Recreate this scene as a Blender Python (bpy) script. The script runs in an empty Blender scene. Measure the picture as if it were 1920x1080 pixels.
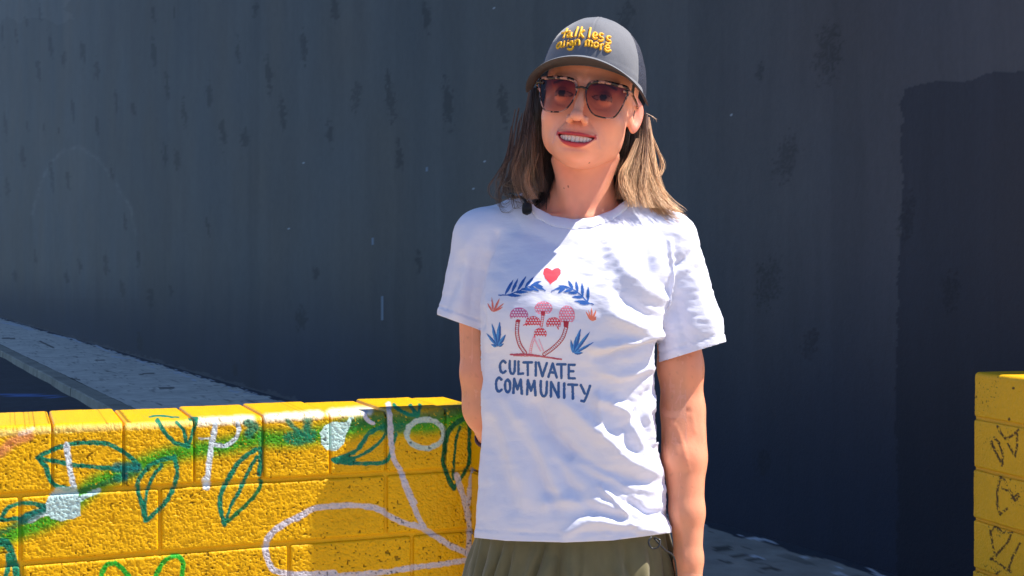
import bpy, bmesh, math, random
import numpy as np
from mathutils import Vector, Matrix
from mathutils.bvhtree import BVHTree

# ------------------------------------------------------------------ camera, sky, sun, exposure
SC = bpy.context.scene
COL = SC.collection
rad = math.radians
CAMZ, PITCH, FPX = 1.25, rad(0.477), 2400.0
cam_d = bpy.data.cameras.new('camera')
cam_d.sensor_width = 36; cam_d.lens = 36 * FPX / 1920
cam_d.clip_start = 0.05; cam_d.clip_end = 800
cam = bpy.data.objects.new('camera', cam_d); COL.objects.link(cam)
cam.location = (0, 0, CAMZ); cam.rotation_euler = (rad(90) - PITCH, 0, 0)
SC.camera = cam
SUN = Vector((0.62, 0.045, 1.0)).normalized()          # direction towards the sun
world = bpy.data.worlds.new('World'); SC.world = world; world.use_nodes = True
wn = world.node_tree
sky = wn.nodes.new('ShaderNodeTexSky'); sky.sky_type = 'NISHITA'; sky.sun_disc = False
sky.sun_elevation = math.asin(SUN.z); sky.sun_rotation = math.atan2(SUN.x, SUN.y)
sky.altitude = 1500; sky.air_density = 0.8; sky.dust_density = 0.1; sky.ozone_density = 4.0
bg = wn.nodes['Background']; bg.inputs['Strength'].default_value = 0.118
wn.links.new(sky.outputs[0], bg.inputs['Color'])
sun_d = bpy.data.lights.new('sun', 'SUN'); sun_d.energy = 5.0; sun_d.angle = rad(0.5)
sun_d.color = (1.0, 0.94, 0.84)
sun = bpy.data.objects.new('sun', sun_d); COL.objects.link(sun)
sun.rotation_euler = (-SUN).to_track_quat('-Z', 'Y').to_euler()
sun.location = (4, 0, 8)
SC.view_settings.view_transform = 'Standard'; SC.view_settings.look = 'None'
SC.view_settings.exposure = 0.88; SC.view_settings.gamma = 1; SC.view_settings.use_curve_mapping = False
SC.render.engine = 'CYCLES'
SC.cycles.max_bounces = 8; SC.cycles.transparent_max_bounces = 16
SC.cycles.use_denoising = True

# ------------------------------------------------------------------ helpers
rng = np.random.default_rng(7)
CP, SP = math.cos(PITCH), math.sin(PITCH)
def unproj(px, py, Y):
    """world point seen at photo pixel (px, py) lying at distance Y in front"""
    u, v = (np.asarray(px, float) - 960) / FPX, (540 - np.asarray(py, float)) / FPX
    dy = CP + v * SP; dz = -SP + v * CP
    return np.stack(np.broadcast_arrays(u / dy * Y, np.asarray(Y, float) * np.ones_like(u), CAMZ + dz / dy * Y), -1)
def ray(px, py):
    p = unproj(px, py, 1.0) - np.array([0, 0, CAMZ]); return p / np.linalg.norm(p)
def proj(P):
    x, y, z = P[..., 0], P[..., 1], P[..., 2] - CAMZ
    cy = y * CP - z * SP; cz = y * SP + z * CP
    return 960 + FPX * x / cy, 540 - FPX * cz / cy
def W(px, py, d=0.0, Y0=2.02):
    return unproj(px, py, Y0 + d)
def lin(r, g, b):
    c = np.array([r, g, b], float) / 255
    return np.where(c <= 0.04045, c / 12.92, ((c + 0.055) / 1.055) ** 2.4)
def sstep(a, b, x):
    t = np.clip((x - a) / (b - a), 0, 1); return t * t * (3 - 2 * t)
def _hash(ix, iy, iz, seed):
    n = (ix.astype(np.int64) * 374761393 + iy.astype(np.int64) * 668265263 + iz.astype(np.int64) * 2147483647 + seed * 1274126177) & 0xffffffff
    n = ((n ^ (n >> 13)) * 1274126177) & 0xffffffff
    n = ((n ^ (n >> 16)) * 2246822519) & 0xffffffff
    return ((n ^ (n >> 15)) & 0xffffff) / float(0xffffff)
def vnoise(x, y, z=0.0, seed=0):
    x, y, z = np.broadcast_arrays(np.asarray(x, float), np.asarray(y, float), np.asarray(z, float))
    ix, iy, iz = np.floor(x), np.floor(y), np.floor(z)
    fx, fy, fz = x - ix, y - iy, z - iz
    fx, fy, fz = [f * f * (3 - 2 * f) for f in (fx, fy, fz)]
    r = 0
    for dx in (0, 1):
        for dy in (0, 1):
            for dz in (0, 1):
                r = r + (fx if dx else 1 - fx) * (fy if dy else 1 - fy) * (fz if dz else 1 - fz) * _hash(ix + dx, iy + dy, iz + dz, seed)
    return r * 2 - 1
def fbm(x, y, z=0.0, seed=0, o=3):
    s, a, t = 0, 1.0, 0
    for k in range(o):
        s = s + a * vnoise(np.asarray(x) * 2 ** k, np.asarray(y) * 2 ** k, np.asarray(z) * 2 ** k, seed + k * 17); t += a; a *= .5
    return s / t

def tag(o, label=None, cat=None, group=None, kind=None):
    if label: o['label'] = label
    if cat: o['category'] = cat
    if group: o['group'] = group
    if kind: o['kind'] = kind
    return o
def empty(name, loc=(0, 0, 0), rz=0):
    o = bpy.data.objects.new(name, None); COL.objects.link(o); o.location = loc; o.rotation_euler.z = rz
    o.empty_display_size = .2
    return o
def mesh_obj(name, V, F, mat=None, parent=None, col=None, smooth=True, extra=None):
    me = bpy.data.meshes.new(name)
    V = np.asarray(V, np.float32)
    if isinstance(F, np.ndarray) and F.ndim == 2:
        n, k = F.shape
        me.vertices.add(len(V)); me.vertices.foreach_set('co', V.ravel())
        me.loops.add(n * k); me.loops.foreach_set('vertex_index', F.astype(np.int32).ravel())
        me.polygons.add(n); me.polygons.foreach_set('loop_start', np.arange(0, n * k, k, dtype=np.int32))
        me.update(calc_edges=True); me.validate()
    else:
        me.from_pydata([tuple(v) for v in V.tolist()], [], [tuple(int(i) for i in f) for f in F]); me.update()
    if smooth:
        me.polygons.foreach_set('use_smooth', np.ones(len(me.polygons), bool))
    if col is not None:
        add_col(me, col)
    for kx, vx in (extra or {}).items():
        at = me.attributes.new(kx, 'FLOAT', 'POINT'); at.data.foreach_set('value', np.asarray(vx, np.float32))
    if mat is not None: me.materials.append(mat)
    o = bpy.data.objects.new(name, me); COL.objects.link(o)
    if parent is not None: o.parent = parent
    return o
def add_col(me, col):
    a = me.color_attributes.new('col', 'FLOAT_COLOR', 'POINT')
    c = np.ones((len(me.vertices), 4), np.float32)
    col = np.asarray(col, np.float32)
    c[:, :3] = col if col.ndim == 2 else col[None, :]
    a.data.foreach_set('color', c.ravel())
def join(parts):
    Vs, Fs, Cs, n = [], [], [], 0
    for p in parts:
        V, F = p[0], p[1]
        Vs.append(V); Fs.append(np.asarray(F) + n); n += len(V)
        if len(p) > 2:
            c = np.asarray(p[2], float); Cs.append(np.broadcast_to(c, (len(V), 3)))
    return np.concatenate(Vs), np.concatenate(Fs), (np.concatenate(Cs) if Cs else None)
def grid_faces(n, m, wrap_u=False, wrap_v=False, flip=False):
    """n rows, m columns, vertex index = i*m + j"""
    i = np.arange(n if wrap_u else n - 1); j = np.arange(m if wrap_v else m - 1)
    I, J = np.meshgrid(i, j, indexing='ij'); I2, J2 = (I + 1) % n, (J + 1) % m
    F = np.stack([I * m + J, I * m + J2, I2 * m + J2, I2 * m + J], -1).reshape(-1, 4)
    return F[:, ::-1].copy() if flip else F
def boxm(c, s, R=None):
    c, s = np.asarray(c, float), np.asarray(s, float) / 2
    V = np.array([[x, y, z] for x in (-1, 1) for y in (-1, 1) for z in (-1, 1)]) * s
    if R is not None: V = V @ np.asarray(R).T
    F = np.array([[0, 1, 3, 2], [4, 6, 7, 5], [0, 4, 5, 1], [2, 3, 7, 6], [0, 2, 6, 4], [1, 5, 7, 3]])
    return V + c, F
def tube(P, r, k=8, cap=True):
    """tube along the points P with radii r"""
    P = np.asarray(P, float); n = len(P); r = np.broadcast_to(np.asarray(r, float), (n,))
    T = np.gradient(P, axis=0); T /= np.linalg.norm(T, axis=1, keepdims=True) + 1e-12
    up = np.array([0.13, 0.31, 0.94]); 
    if abs(T[0] @ up) > .9: up = np.array([1., 0, 0])
    A = np.cross(T, up); A /= np.linalg.norm(A, axis=1, keepdims=True) + 1e-12
    B = np.cross(T, A)
    th = np.linspace(0, 2 * np.pi, k, endpoint=False)
    V = P[:, None] + r[:, None, None] * (np.cos(th)[None, :, None] * A[:, None] + np.sin(th)[None, :, None] * B[:, None])
    F = grid_faces(n, k, wrap_v=True)
    V = V.reshape(-1, 3)
    if cap:
        V = np.concatenate([V, P[:1], P[-1:]]); a = n * k
        j = np.arange(k)
        F = np.concatenate([F, np.stack([np.full(k, a), (j + 1) % k, j, j], -1), np.stack([np.full(k, a + 1), (n - 1) * k + j, (n - 1) * k + (j + 1) % k, (n - 1) * k + (j + 1) % k], -1)])
    return V, F
def tris_of(F):
    F = np.asarray(F)
    if F.shape[1] == 3: return F
    T = np.concatenate([F[:, [0, 1, 2]], F[:, [0, 2, 3]]])
    return T[(T[:, 0] != T[:, 1]) & (T[:, 1] != T[:, 2]) & (T[:, 0] != T[:, 2])]
def tube_mesh(parts):
    V, F, C = join([(p[0], tris_of(p[1])) + tuple(p[2:]) for p in parts]); return V, F, C
def spline(P, n):
    P = np.asarray(P, float)
    if len(P) == 2: 
        t = np.linspace(0, 1, n)[:, None]; return P[0] * (1 - t) + P[1] * t
    Q = np.concatenate([2 * P[:1] - P[1:2], P, 2 * P[-1:] - P[-2:-1]])
    t = np.linspace(0, len(P) - 1 - 1e-9, n); i = t.astype(int); f = (t - i)[:, None]
    a, b, c, d = Q[i], Q[i + 1], Q[i + 2], Q[i + 3]
    return .5 * ((2 * b) + (-a + c) * f + (2 * a - 5 * b + 4 * c - d) * f ** 2 + (-a + 3 * b - 3 * c + d) * f ** 3)
def seg_dist(x, y, P):
    """distance from points to a polyline, and the parameter 0..1 along it"""
    P = np.asarray(P, float); best = np.full(np.shape(x), 1e9); tt = np.zeros(np.shape(x)); n = len(P) - 1
    for k in range(n):
        a, b = P[k], P[k + 1]; d = b - a; L = d @ d + 1e-12
        t = np.clip(((x - a[0]) * d[0] + (y - a[1]) * d[1]) / L, 0, 1)
        q = np.hypot(x - a[0] - t * d[0], y - a[1] - t * d[1])
        m = q < best; best = np.where(m, q, best); tt = np.where(m, (k + t) / n, tt)
    return best, tt
def in_poly(x, y, P):
    P = np.asarray(P, float); c = np.zeros(np.shape(x), bool); n = len(P)
    for i in range(n):
        (x1, y1), (x2, y2) = P[i], P[(i + 1) % n]
        if y1 == y2: continue
        c ^= ((y1 > y) != (y2 > y)) & (x < (x2 - x1) * (y - y1) / (y2 - y1) + x1)
    return c

# ------------------------------------------------------------------ signed distance fields and their surface
def ell(P, c, r):
    x, y, z = (P[0] - c[0]) / r[0], (P[1] - c[1]) / r[1], (P[2] - c[2]) / r[2]
    k0 = np.sqrt(x * x + y * y + z * z) + 1e-9
    k1 = np.sqrt((x / r[0]) ** 2 + (y / r[1]) ** 2 + (z / r[2]) ** 2) + 1e-9
    return k0 * (k0 - 1) / k1
def cone(P, a, b, ra, rb):
    a, b = np.asarray(a, float), np.asarray(b, float); d = b - a; L = d @ d + 1e-12
    t = np.clip(((P[0] - a[0]) * d[0] + (P[1] - a[1]) * d[1] + (P[2] - a[2]) * d[2]) / L, 0, 1)
    return np.sqrt((P[0] - a[0] - t * d[0]) ** 2 + (P[1] - a[1] - t * d[1]) ** 2 + (P[2] - a[2] - t * d[2]) ** 2) - (ra + (rb - ra) * t)
def smin(a, b, k):
    h = np.clip(.5 + .5 * (b - a) / k, 0, 1); return b * (1 - h) + a * h - k * h * (1 - h)
def smax(a, b, k): return -smin(-a, -b, k)
def nets(fn, lo, hi, h):
    lo, hi = np.asarray(lo, float), np.asarray(hi, float)
    n = np.ceil((hi - lo) / h).astype(int) + 1
    ax = [(lo[i] + h * np.arange(n[i])).astype(np.float32) for i in range(3)]
    P = np.meshgrid(*ax, indexing='ij', sparse=False)
    S = fn(P).astype(np.float32); del P
    neg = S < 0
    c = np.zeros(tuple(n - 1), np.int8)
    for dx in (0, 1):
        for dy in (0, 1):
            for dz in (0, 1):
                c += neg[dx:n[0] - 1 + dx, dy:n[1] - 1 + dy, dz:n[2] - 1 + dz]
    act = (c > 0) & (c < 8); idx = np.full(act.shape, -1, np.int64)
    I = np.argwhere(act); idx[act] = np.arange(len(I))
    acc = np.zeros((len(I), 3)); cnt = np.zeros(len(I))
    for ax_ in range(3):
        e = [0, 0, 0]; e[ax_] = 1; o = [k for k in range(3) if k != ax_]
        for a in (0, 1):
            for b in (0, 1):
                off = [0, 0, 0]; off[o[0]] = a; off[o[1]] = b
                A = I + off; B = A + e
                sa = S[A[:, 0], A[:, 1], A[:, 2]]; sb = S[B[:, 0], B[:, 1], B[:, 2]]
                m = (sa < 0) != (sb < 0); t = np.where(m, sa / (sa - sb + 1e-20), 0)
                q = np.array(off, float)[None, :] + t[:, None] * np.array(e)[None, :]
                acc[m] += q[m]; cnt[m] += 1
    V = lo + h * (I + acc / cnt[:, None])
    Q = []
    for ax_ in range(3):
        o = [(ax_ + 1) % 3, (ax_ + 2) % 3]
        sl = [slice(None)] * 3; sl2 = [slice(None)] * 3
        sl[ax_] = slice(0, n[ax_] - 1); sl2[ax_] = slice(1, n[ax_])
        ch = neg[tuple(sl)] != neg[tuple(sl2)]
        E_ = np.argwhere(ch)
        E_ = E_[(E_[:, o[0]] > 0) & (E_[:, o[1]] > 0) & (E_[:, o[0]] < n[o[0]] - 1) & (E_[:, o[1]] < n[o[1]] - 1)]
        u = np.zeros(3, int); u[o[0]] = 1; w = np.zeros(3, int); w[o[1]] = 1
        g = lambda D: idx[D[:, 0], D[:, 1], D[:, 2]]
        q = np.stack([g(E_ - u - w), g(E_ - w), g(E_), g(E_ - u)], -1)
        f = ~neg[E_[:, 0], E_[:, 1], E_[:, 2]]
        q[f] = q[f][:, ::-1]
        Q.append(q)
    Q = np.concatenate(Q); Q = Q[(Q >= 0).all(1)]
    return V, Q
def vnormals(V, F):
    T = tris_of(F); a, b, c = V[T[:, 0]], V[T[:, 1]], V[T[:, 2]]
    fn = np.cross(b - a, c - a); N = np.zeros_like(V)
    for k in range(3):
        for d in range(3): N[:, d] += np.bincount(T[:, k], fn[:, d], len(V))
    return N / (np.linalg.norm(N, axis=1, keepdims=True) + 1e-12)
def smooth_mesh(V, F, it=2, lam=.5):
    F = np.asarray(F); k = F.shape[1]
    e = np.concatenate([F[:, [i, (i + 1) % k]] for i in range(k)]); e = np.concatenate([e, e[:, ::-1]])
    cnt = np.bincount(e[:, 0], minlength=len(V))[:, None] + 1e-9
    for _ in range(it):
        S = np.stack([np.bincount(e[:, 0], V[e[:, 1], d], len(V)) for d in range(3)], -1)
        V = V + lam * (S / cnt - V)
    return V
def clip(V, F, f, attrs=()):
    """keep the part of the mesh where f >= 0, cutting the triangles it crosses"""
    T = tris_of(F); s = f >= 0
    k = s[T].sum(1); keep = T[k == 3]; new = []; cut = {}; NV = [V]; nv = len(V)
    A = [[a] for a in attrs]; add = []; adda = [[] for _ in attrs]
    def mid(i, j):
        nonlocal nv
        key = (i, j) if i < j else (j, i)
        if key in cut: return cut[key]
        t = f[i] / (f[i] - f[j]); add.append(V[i] + t * (V[j] - V[i]))
        for q, a in enumerate(attrs): adda[q].append(a[i] + t * (a[j] - a[i]))
        cut[key] = nv; nv += 1; return nv - 1
    for tr in T[(k == 1) | (k == 2)]:
        a, b, c = (int(q) for q in tr)
        for _ in range(3):
            if s[a] and (not s[b]) and (not s[c]):
                new.append((a, mid(a, b), mid(a, c))); break
            if (not s[a]) and s[b] and s[c]:
                m1, m2 = mid(a, b), mid(a, c); new += [(m1, b, c), (m1, c, m2)]; break
            a, b, c = b, c, a
    V2 = np.concatenate([V, np.array(add)]) if add else V
    T2 = np.concatenate([keep, np.array(new, int).reshape(-1, 3)])
    used = np.unique(T2); mp = np.full(len(V2), -1); mp[used] = np.arange(len(used))
    out = [V2[used], mp[T2]]
    for q, a in enumerate(attrs):
        out.append((np.concatenate([a, np.array(adda[q])]) if add else a)[used])
    return out

# ------------------------------------------------------------------ materials
def newmat(name):
    m = bpy.data.materials.new(name); m.use_nodes = True
    nt = m.node_tree; return m, nt, nt.nodes['Principled BSDF']
def N(nt, typ, **kw):
    n = nt.nodes.new(typ)
    for k, v in kw.items(): setattr(n, k, v)
    return n
def coords(nt, scale=1.0, sc3=None):
    tc = N(nt, 'ShaderNodeTexCoord'); mp = N(nt, 'ShaderNodeMapping')
    mp.inputs['Scale'].default_value = sc3 or (scale, scale, scale)
    nt.links.new(tc.outputs['Object'], mp.inputs['Vector']); return mp.outputs[0]
def noise_node(nt, vec, scale, detail=4, rough=.6):
    n = N(nt, 'ShaderNodeTexNoise'); n.inputs['Scale'].default_value = scale
    n.inputs['Detail'].default_value = detail; n.inputs['Roughness'].default_value = rough
    nt.links.new(vec, n.inputs['Vector']); return n.outputs['Fac']
def mat_simple(name, color, rough=.6, var=.12, nscale=40, bump=.0, bscale=200, bdist=.001, spec=.5, attr=False, sc3=None, metal=0, sheen=0, sss=0):
    """principled surface: a colour (or the mesh's painted colour) varied by noise, with fine relief"""
    m, nt, b = newmat(name)
    vec = coords(nt, 1, sc3)
    nf = noise_node(nt, vec, nscale)
    mr = N(nt, 'ShaderNodeMapRange'); mr.inputs['From Min'].default_value = .3; mr.inputs['From Max'].default_value = .7
    mr.inputs['To Min'].default_value = 1 - var; mr.inputs['To Max'].default_value = 1 + var
    nt.links.new(nf, mr.inputs['Value'])
    mx = N(nt, 'ShaderNodeVectorMath', operation='SCALE')
    if attr:
        at = N(nt, 'ShaderNodeAttribute'); at.attribute_name = 'col'; nt.links.new(at.outputs['Color'], mx.inputs[0])
    else:
        mx.inputs[0].default_value = tuple(color)
    nt.links.new(mr.outputs[0], mx.inputs['Scale']); nt.links.new(mx.outputs[0], b.inputs['Base Color'])
    b.inputs['Roughness'].default_value = rough; b.inputs['Specular IOR Level'].default_value = spec
    b.inputs['Metallic'].default_value = metal
    if sheen: b.inputs['Sheen Weight'].default_value = sheen
    if sss:
        b.inputs['Subsurface Weight'].default_value = sss; b.inputs['Subsurface Scale'].default_value = .006
        b.inputs['Subsurface Radius'].default_value = (1, .35, .2)
    if bump:
        bn = N(nt, 'ShaderNodeBump'); bn.inputs['Strength'].default_value = bump; bn.inputs['Distance'].default_value = bdist
        nt.links.new(noise_node(nt, vec, bscale, 5, .65), bn.inputs['Height']); nt.links.new(bn.outputs[0], b.inputs['Normal'])
    return m
# ------------------------------------------------------------------ the ground
M_ASPH = mat_simple('asphalt', (.035, .038, .043), .85, .25, 3, .5, 160, .004)
M_CONC = mat_simple('concrete', (.20, .20, .19), .85, .22, 1.6, .6, 90, .004)
M_KERB = mat_simple('kerb_concrete', (.27, .265, .22), .85, .25, 2.5, .6, 80, .004)
M_PATIO = mat_simple('patio_concrete', (.42, .32, .215), .85, .10, 3, .5, 120, .003)
LOTZ = -0.30
AW = np.array([2.22, 5.55]); DW = np.array([-0.4536, 0.8912]); NW = np.array([-0.8912, -0.4536])   # foot of the dark wall, its run, its normal
def aw(a, n, z): return (*(AW + DW * a + NW * n), z)

# yellow wall frame: origin, run t, outward normal n (towards the camera)
TH = rad(21.5); WO = np.array([-0.4 * 3.72, 3.72]); WT = np.array([math.cos(TH), math.sin(TH)]); WN = np.array([math.sin(TH), -math.cos(TH)])
def yw(s, n, z):
    s, n, z = np.broadcast_arrays(s, n, z)
    return np.stack([WO[0] + WT[0] * s + WN[0] * n, WO[1] + WT[1] * s + WN[1] * n, z], -1)
def s_of(px, n=0.0):
    r = (px - 960) / FPX; o = WO + WN * n
    return (r * o[1] - o[0]) / (WT[0] - r * WT[1])
WTOP = CAMZ - .434; JZ = [WTOP, CAMZ - .637, CAMZ - .840, CAMZ - 1.043, CAMZ - 1.246]

# far ground sheet reaching the horizon, with the lot surface standing on it
V = [(-400, -400, LOTZ - .03), (400, -400, LOTZ - .03), (400, 400, LOTZ - .03), (-400, 400, LOTZ - .03)]
tag(mesh_obj('ground', V, [(0, 1, 2, 3)], M_ASPH), kind='structure')
# parking lot asphalt in front of the pavement, finely divided and slightly uneven
gx = np.linspace(-16, 6, 150); gy = np.linspace(4.0, 40, 180); GX, GY = np.meshgrid(gx, gy, indexing='ij')
gz = LOTZ - .012 + .012 * fbm(GX * .8, GY * .8, seed=3)
V = np.stack([GX, GY, gz], -1).reshape(-1, 3)
cA = lin(44, 48, 58)[None] * (1 + .25 * fbm(GX * 3, GY * 3, seed=5)).reshape(-1, 1)
PU, PV = proj(V)
d, _ = seg_dist(PU, PV, [(-200, 736), (60, 741), (110, 744)])
cA = np.where((d < 2.2)[:, None], lin(70, 110, 175)[None], cA)
M_LOT = mat_simple('lot_asphalt', (1, 1, 1), .8, .3, 8, .6, 200, .004, attr=True)
tag(mesh_obj('parking_lot', V, grid_faces(150, 180, flip=False), M_LOT, col=cA), kind='structure')
# pavement along the foot of the dark wall: slab sheet with joints, kerb edge along the lot
na, nn = 420, 100
aa = np.concatenate([np.linspace(-2.5, 8, 210), 8 * (60 / 8) ** np.linspace(0, 1, 211)[1:]]); nnv = np.linspace(-.05, 1.80, nn)
A, NN = np.meshgrid(aa, nnv, indexing='ij')
z = LOTZ + .10 + .006 * fbm(A * 1.5, NN * 1.5, seed=9) + .004 * fbm(A * 9, NN * 9, seed=19)
XY = AW + DW * A[..., None] + NW * NN[..., None]
V = np.stack([XY[..., 0], XY[..., 1], z], -1).reshape(-1, 3)
base = lin(207, 204, 192)
cc = base[None] * (1 + .16 * fbm(A * 2.2, NN * 2.2, seed=21)).reshape(-1, 1)
st = fbm(A * 5, NN * 11, seed=33).reshape(-1); cc = np.where((st > .56)[:, None], cc * .5, cc)       # dark worn patches
st = fbm(A * 2.3, NN * 14, seed=37).reshape(-1); cc = np.where((st > .50)[:, None], cc * .65, cc)
cc = cc * (1 - .52 * (1 - sstep(1.5, 9, A.reshape(-1))))[:, None]
ed = NN.reshape(-1) - .12 - .10 * fbm(A * 3, A * 0, seed=40).reshape(-1)                             # wall paint dripped along the foot
cc = np.where((ed < 0)[:, None], lin(48, 56, 68)[None], cc)
fl = fbm(A * 8, NN * 20, seed=44).reshape(-1); cc = np.where(((abs(ed) < .06) & (fl > .25))[:, None], lin(190, 195, 200)[None], cc)
PU, PV = proj(V)
for P_, w_ in (([(0, 603), (22, 607), (62, 619)], 2.4), ([(100, 628), (140, 637), (150, 642)], 1.6), ([(210, 668), (260, 676), (290, 690)], 1.5), ([(320, 697), (345, 702), (366, 714)], 2.6), ([(430, 732), (462, 738)], 2.2), ([(180, 648), (205, 660)], 1.5), ([(1400, 1040), (1430, 1046)], 2), ([(1566, 1074), (1584, 1078)], 2.5)):
    d, _ = seg_dist(PU, PV, P_); cc = np.where(((d < w_) & (vnoise(PU / 7, PV / 2, seed=47) > -.35))[:, None], lin(200, 205, 210)[None], cc)
for P_, w_ in (([(75, 640), (100, 652)], 1.6), ([(300, 728), (325, 727)], 2.2), ([(5, 634), (28, 635)], 1.4), ([(180, 676), (196, 675)], 1.4), ([(1340, 1030), (1368, 1027)], 3), ([(1375, 1045), (1400, 1042)], 3), ([(1402, 1050), (1425, 1049)], 2.4), ([(1350, 1052), (1366, 1054)], 2.4), ([(1430, 1068), (1460, 1066)], 2.4), ([(60, 690), (110, 706), (150, 712)], 1.4), ([(262, 702), (290, 700)], 1.2)):
    d, _ = seg_dist(PU, PV, P_); cc = np.where((d < w_)[:, None], cc * .30, cc)
M_PAVE = mat_simple('pavement_concrete', (1, 1, 1), .85, .2, 5, .6, 110, .004, attr=True)
pave = tag(mesh_obj('pavement', V, grid_faces(len(aa), nn, flip=True), M_PAVE, col=cc), kind='structure')
K = []
a0 = -2.5; k = 0
while a0 < 55:
    L = 1.8 + .0 * k; z0 = .001 * (k % 3)
    Vk = []
    for (n_, z_) in ((1.803, LOTZ - .05), (1.803, LOTZ + .095 + z0), (1.815, LOTZ + .103 + z0), (2.02, LOTZ + .100 + z0), (2.035, LOTZ + .088 + z0), (2.045, LOTZ - .05)):
        for q in (a0 + .006, a0 + L - .006): Vk.append(aw(q, n_ + .006 * math.sin(k * 2.3), z_))
    Fk = [(2 * i, 2 * i + 1, 2 * i + 3, 2 * i + 2) for i in range(5)] + [(0, 2, 4, 6, 8, 10), (11, 9, 7, 5, 3, 1)]
    mesh_obj('kerb_stone', Vk, Fk, M_KERB, parent=pave, smooth=False); a0 += L; k += 1
# terrace the woman stands on (0.3 m above the lot), up to the line of the yellow wall
s0, s1 = -4.2, 6.0
P = yw(np.array([s0, s1]), -.405, 0.0)
NX = 14; terr = None
def slab(q0, q1, n0, n1, z1, th, mat, parent, name='paving_slab', g=.004):
    c = [yw(q, n, z_) for z_ in (z1 - th, z1) for (q, n) in ((q0 + g, n0 + g), (q1 - g, n0 + g), (q1 - g, n1 - g), (q0 + g, n1 - g))]
    return mesh_obj(name, c, [(0, 1, 2, 3), (4, 7, 6, 5), (0, 4, 5, 1), (1, 5, 6, 2), (2, 6, 7, 3), (3, 7, 4, 0)], mat, parent=parent, smooth=False)
terr = slab(-6, 9, .35, 9.0, -.05, .28, M_PATIO, None, 'terrace')
slab(-6, 1.98, -.41, .35, -.05, .28, M_PATIO, terr, 'terrace_edge', g=.001)
for i in range(5): slab(-6 + 1.596 * i, -4.404 + 1.596 * i, -.41, .35, -.003 + .001 * (i % 3), .046, M_PATIO, terr)
tag(terr, kind='structure')
for i in range(10):
    for j in range(6):
        slab(-6 + 1.5 * i, -4.5 + 1.5 * i, .35 + 1.44 * j, 1.79 + 1.44 * j, -.002 + .001 * ((i * 7 + j * 3) % 3), .046, M_PATIO, terr)

# ------------------------------------------------------------------ the dark painted building wall
def dab(u, v, cx, cy, w, h, tilt=0, seed=0):
    c, s = math.cos(tilt), math.sin(tilt); x = (u - cx) * c + (v - cy) * s; y = -(u - cx) * s + (v - cy) * c
    r = np.hypot(x / (w / 2), y / (h / 2)) ** 1.0
    nz = .55 * vnoise(u / 4.2, v / 6.5, seed=seed) + .3 * vnoise(u / 1.7, v / 3, seed=seed + 5)
    return r + nz
pxs = np.concatenate([np.arange(-120, 1990, 3.5)])
# a along the wall for a photo column
r = (pxs - 960) / FPX
a_of = (r * AW[1] - AW[0]) / (DW[0] - r * DW[1])
a_cols = np.concatenate([a_of, [-.30, -.42, -.55]]); a_cols = np.sort(a_cols[(a_cols > -.56) & (a_cols < 62)])
na = len(a_cols); Yc = AW[1] + DW[1] * a_cols
nv = 330; HW = 12.5
ztop = np.minimum(CAMZ + .235 * Yc, HW - .5)
tv = np.linspace(0, 1, nv)
Z = (LOTZ - .05) + (ztop[:, None] - (LOTZ - .05)) * tv[None]
Z = np.concatenate([Z, np.full((na, 1), HW)], 1); nv += 1
A = np.broadcast_to(a_cols[:, None], Z.shape)
wav = .004 * fbm(A * .7, Z * .7, seed=61)
XY = AW + DW * A[..., None] + NW * wav[..., None]
V = np.stack([XY[..., 0], XY[..., 1], Z], -1).reshape(-1, 3)
U_, V_ = proj(V); Af, Zf = A.reshape(-1), Z.reshape(-1)
c0 = lin(90, 90, 88)[None] * np.ones((len(V), 1))
br = fbm(U_ / 26, V_ / 400, seed=70) * .5 + .30 * fbm(U_ / 5, V_ / 70, seed=74) + .25 * vnoise(U_ / 2.2, V_ / 9, seed=76) + fbm(Af * 5, Zf * .9, seed=71) * .35 + .22 * vnoise(Af * 1.1, Zf * .8, seed=72)
c0 = c0 * (1 + .20 * br[:, None])
hue = fbm(Af * .8, Zf * .8, seed=73)[:, None]                       # greener and redder coats
c0 = c0 * (1 + hue * np.array([[.10, .0, -.10]]))
for (p, w_) in ((120, .10), (245, -.08), (465, -.10), (487, .12), (740, -.10), (828, -.12), (1000, -.1), (1290, -.08), (1560, -.08)):   # roller lap edges
    c0 = c0 * (1 + w_ * sstep(p - 2, p + 2, U_ + 3 * vnoise(V_ / 40, 0, seed=p)) * (1 - sstep(p + 8, p + 110, U_)))[:, None]
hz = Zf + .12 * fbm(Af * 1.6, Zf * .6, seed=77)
low = 1 - sstep(.0, 1.7, hz)                                       # darker below: the weaker sky reflection there is painted into the colour
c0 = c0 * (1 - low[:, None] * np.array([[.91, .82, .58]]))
rgt = sstep(900, 1750, U_ + 80 * fbm(U_ / 150, V_ / 150, seed=78))   # darker towards the near end
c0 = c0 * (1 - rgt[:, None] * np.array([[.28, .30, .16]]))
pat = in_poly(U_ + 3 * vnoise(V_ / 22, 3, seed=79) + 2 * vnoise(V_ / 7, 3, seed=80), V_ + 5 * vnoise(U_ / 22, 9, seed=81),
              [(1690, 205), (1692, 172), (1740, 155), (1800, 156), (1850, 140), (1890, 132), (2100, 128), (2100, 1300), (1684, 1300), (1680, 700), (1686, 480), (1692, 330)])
c0 = np.where(pat[:, None], c0 * np.array([[.50, .52, .60]]), c0)
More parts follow.
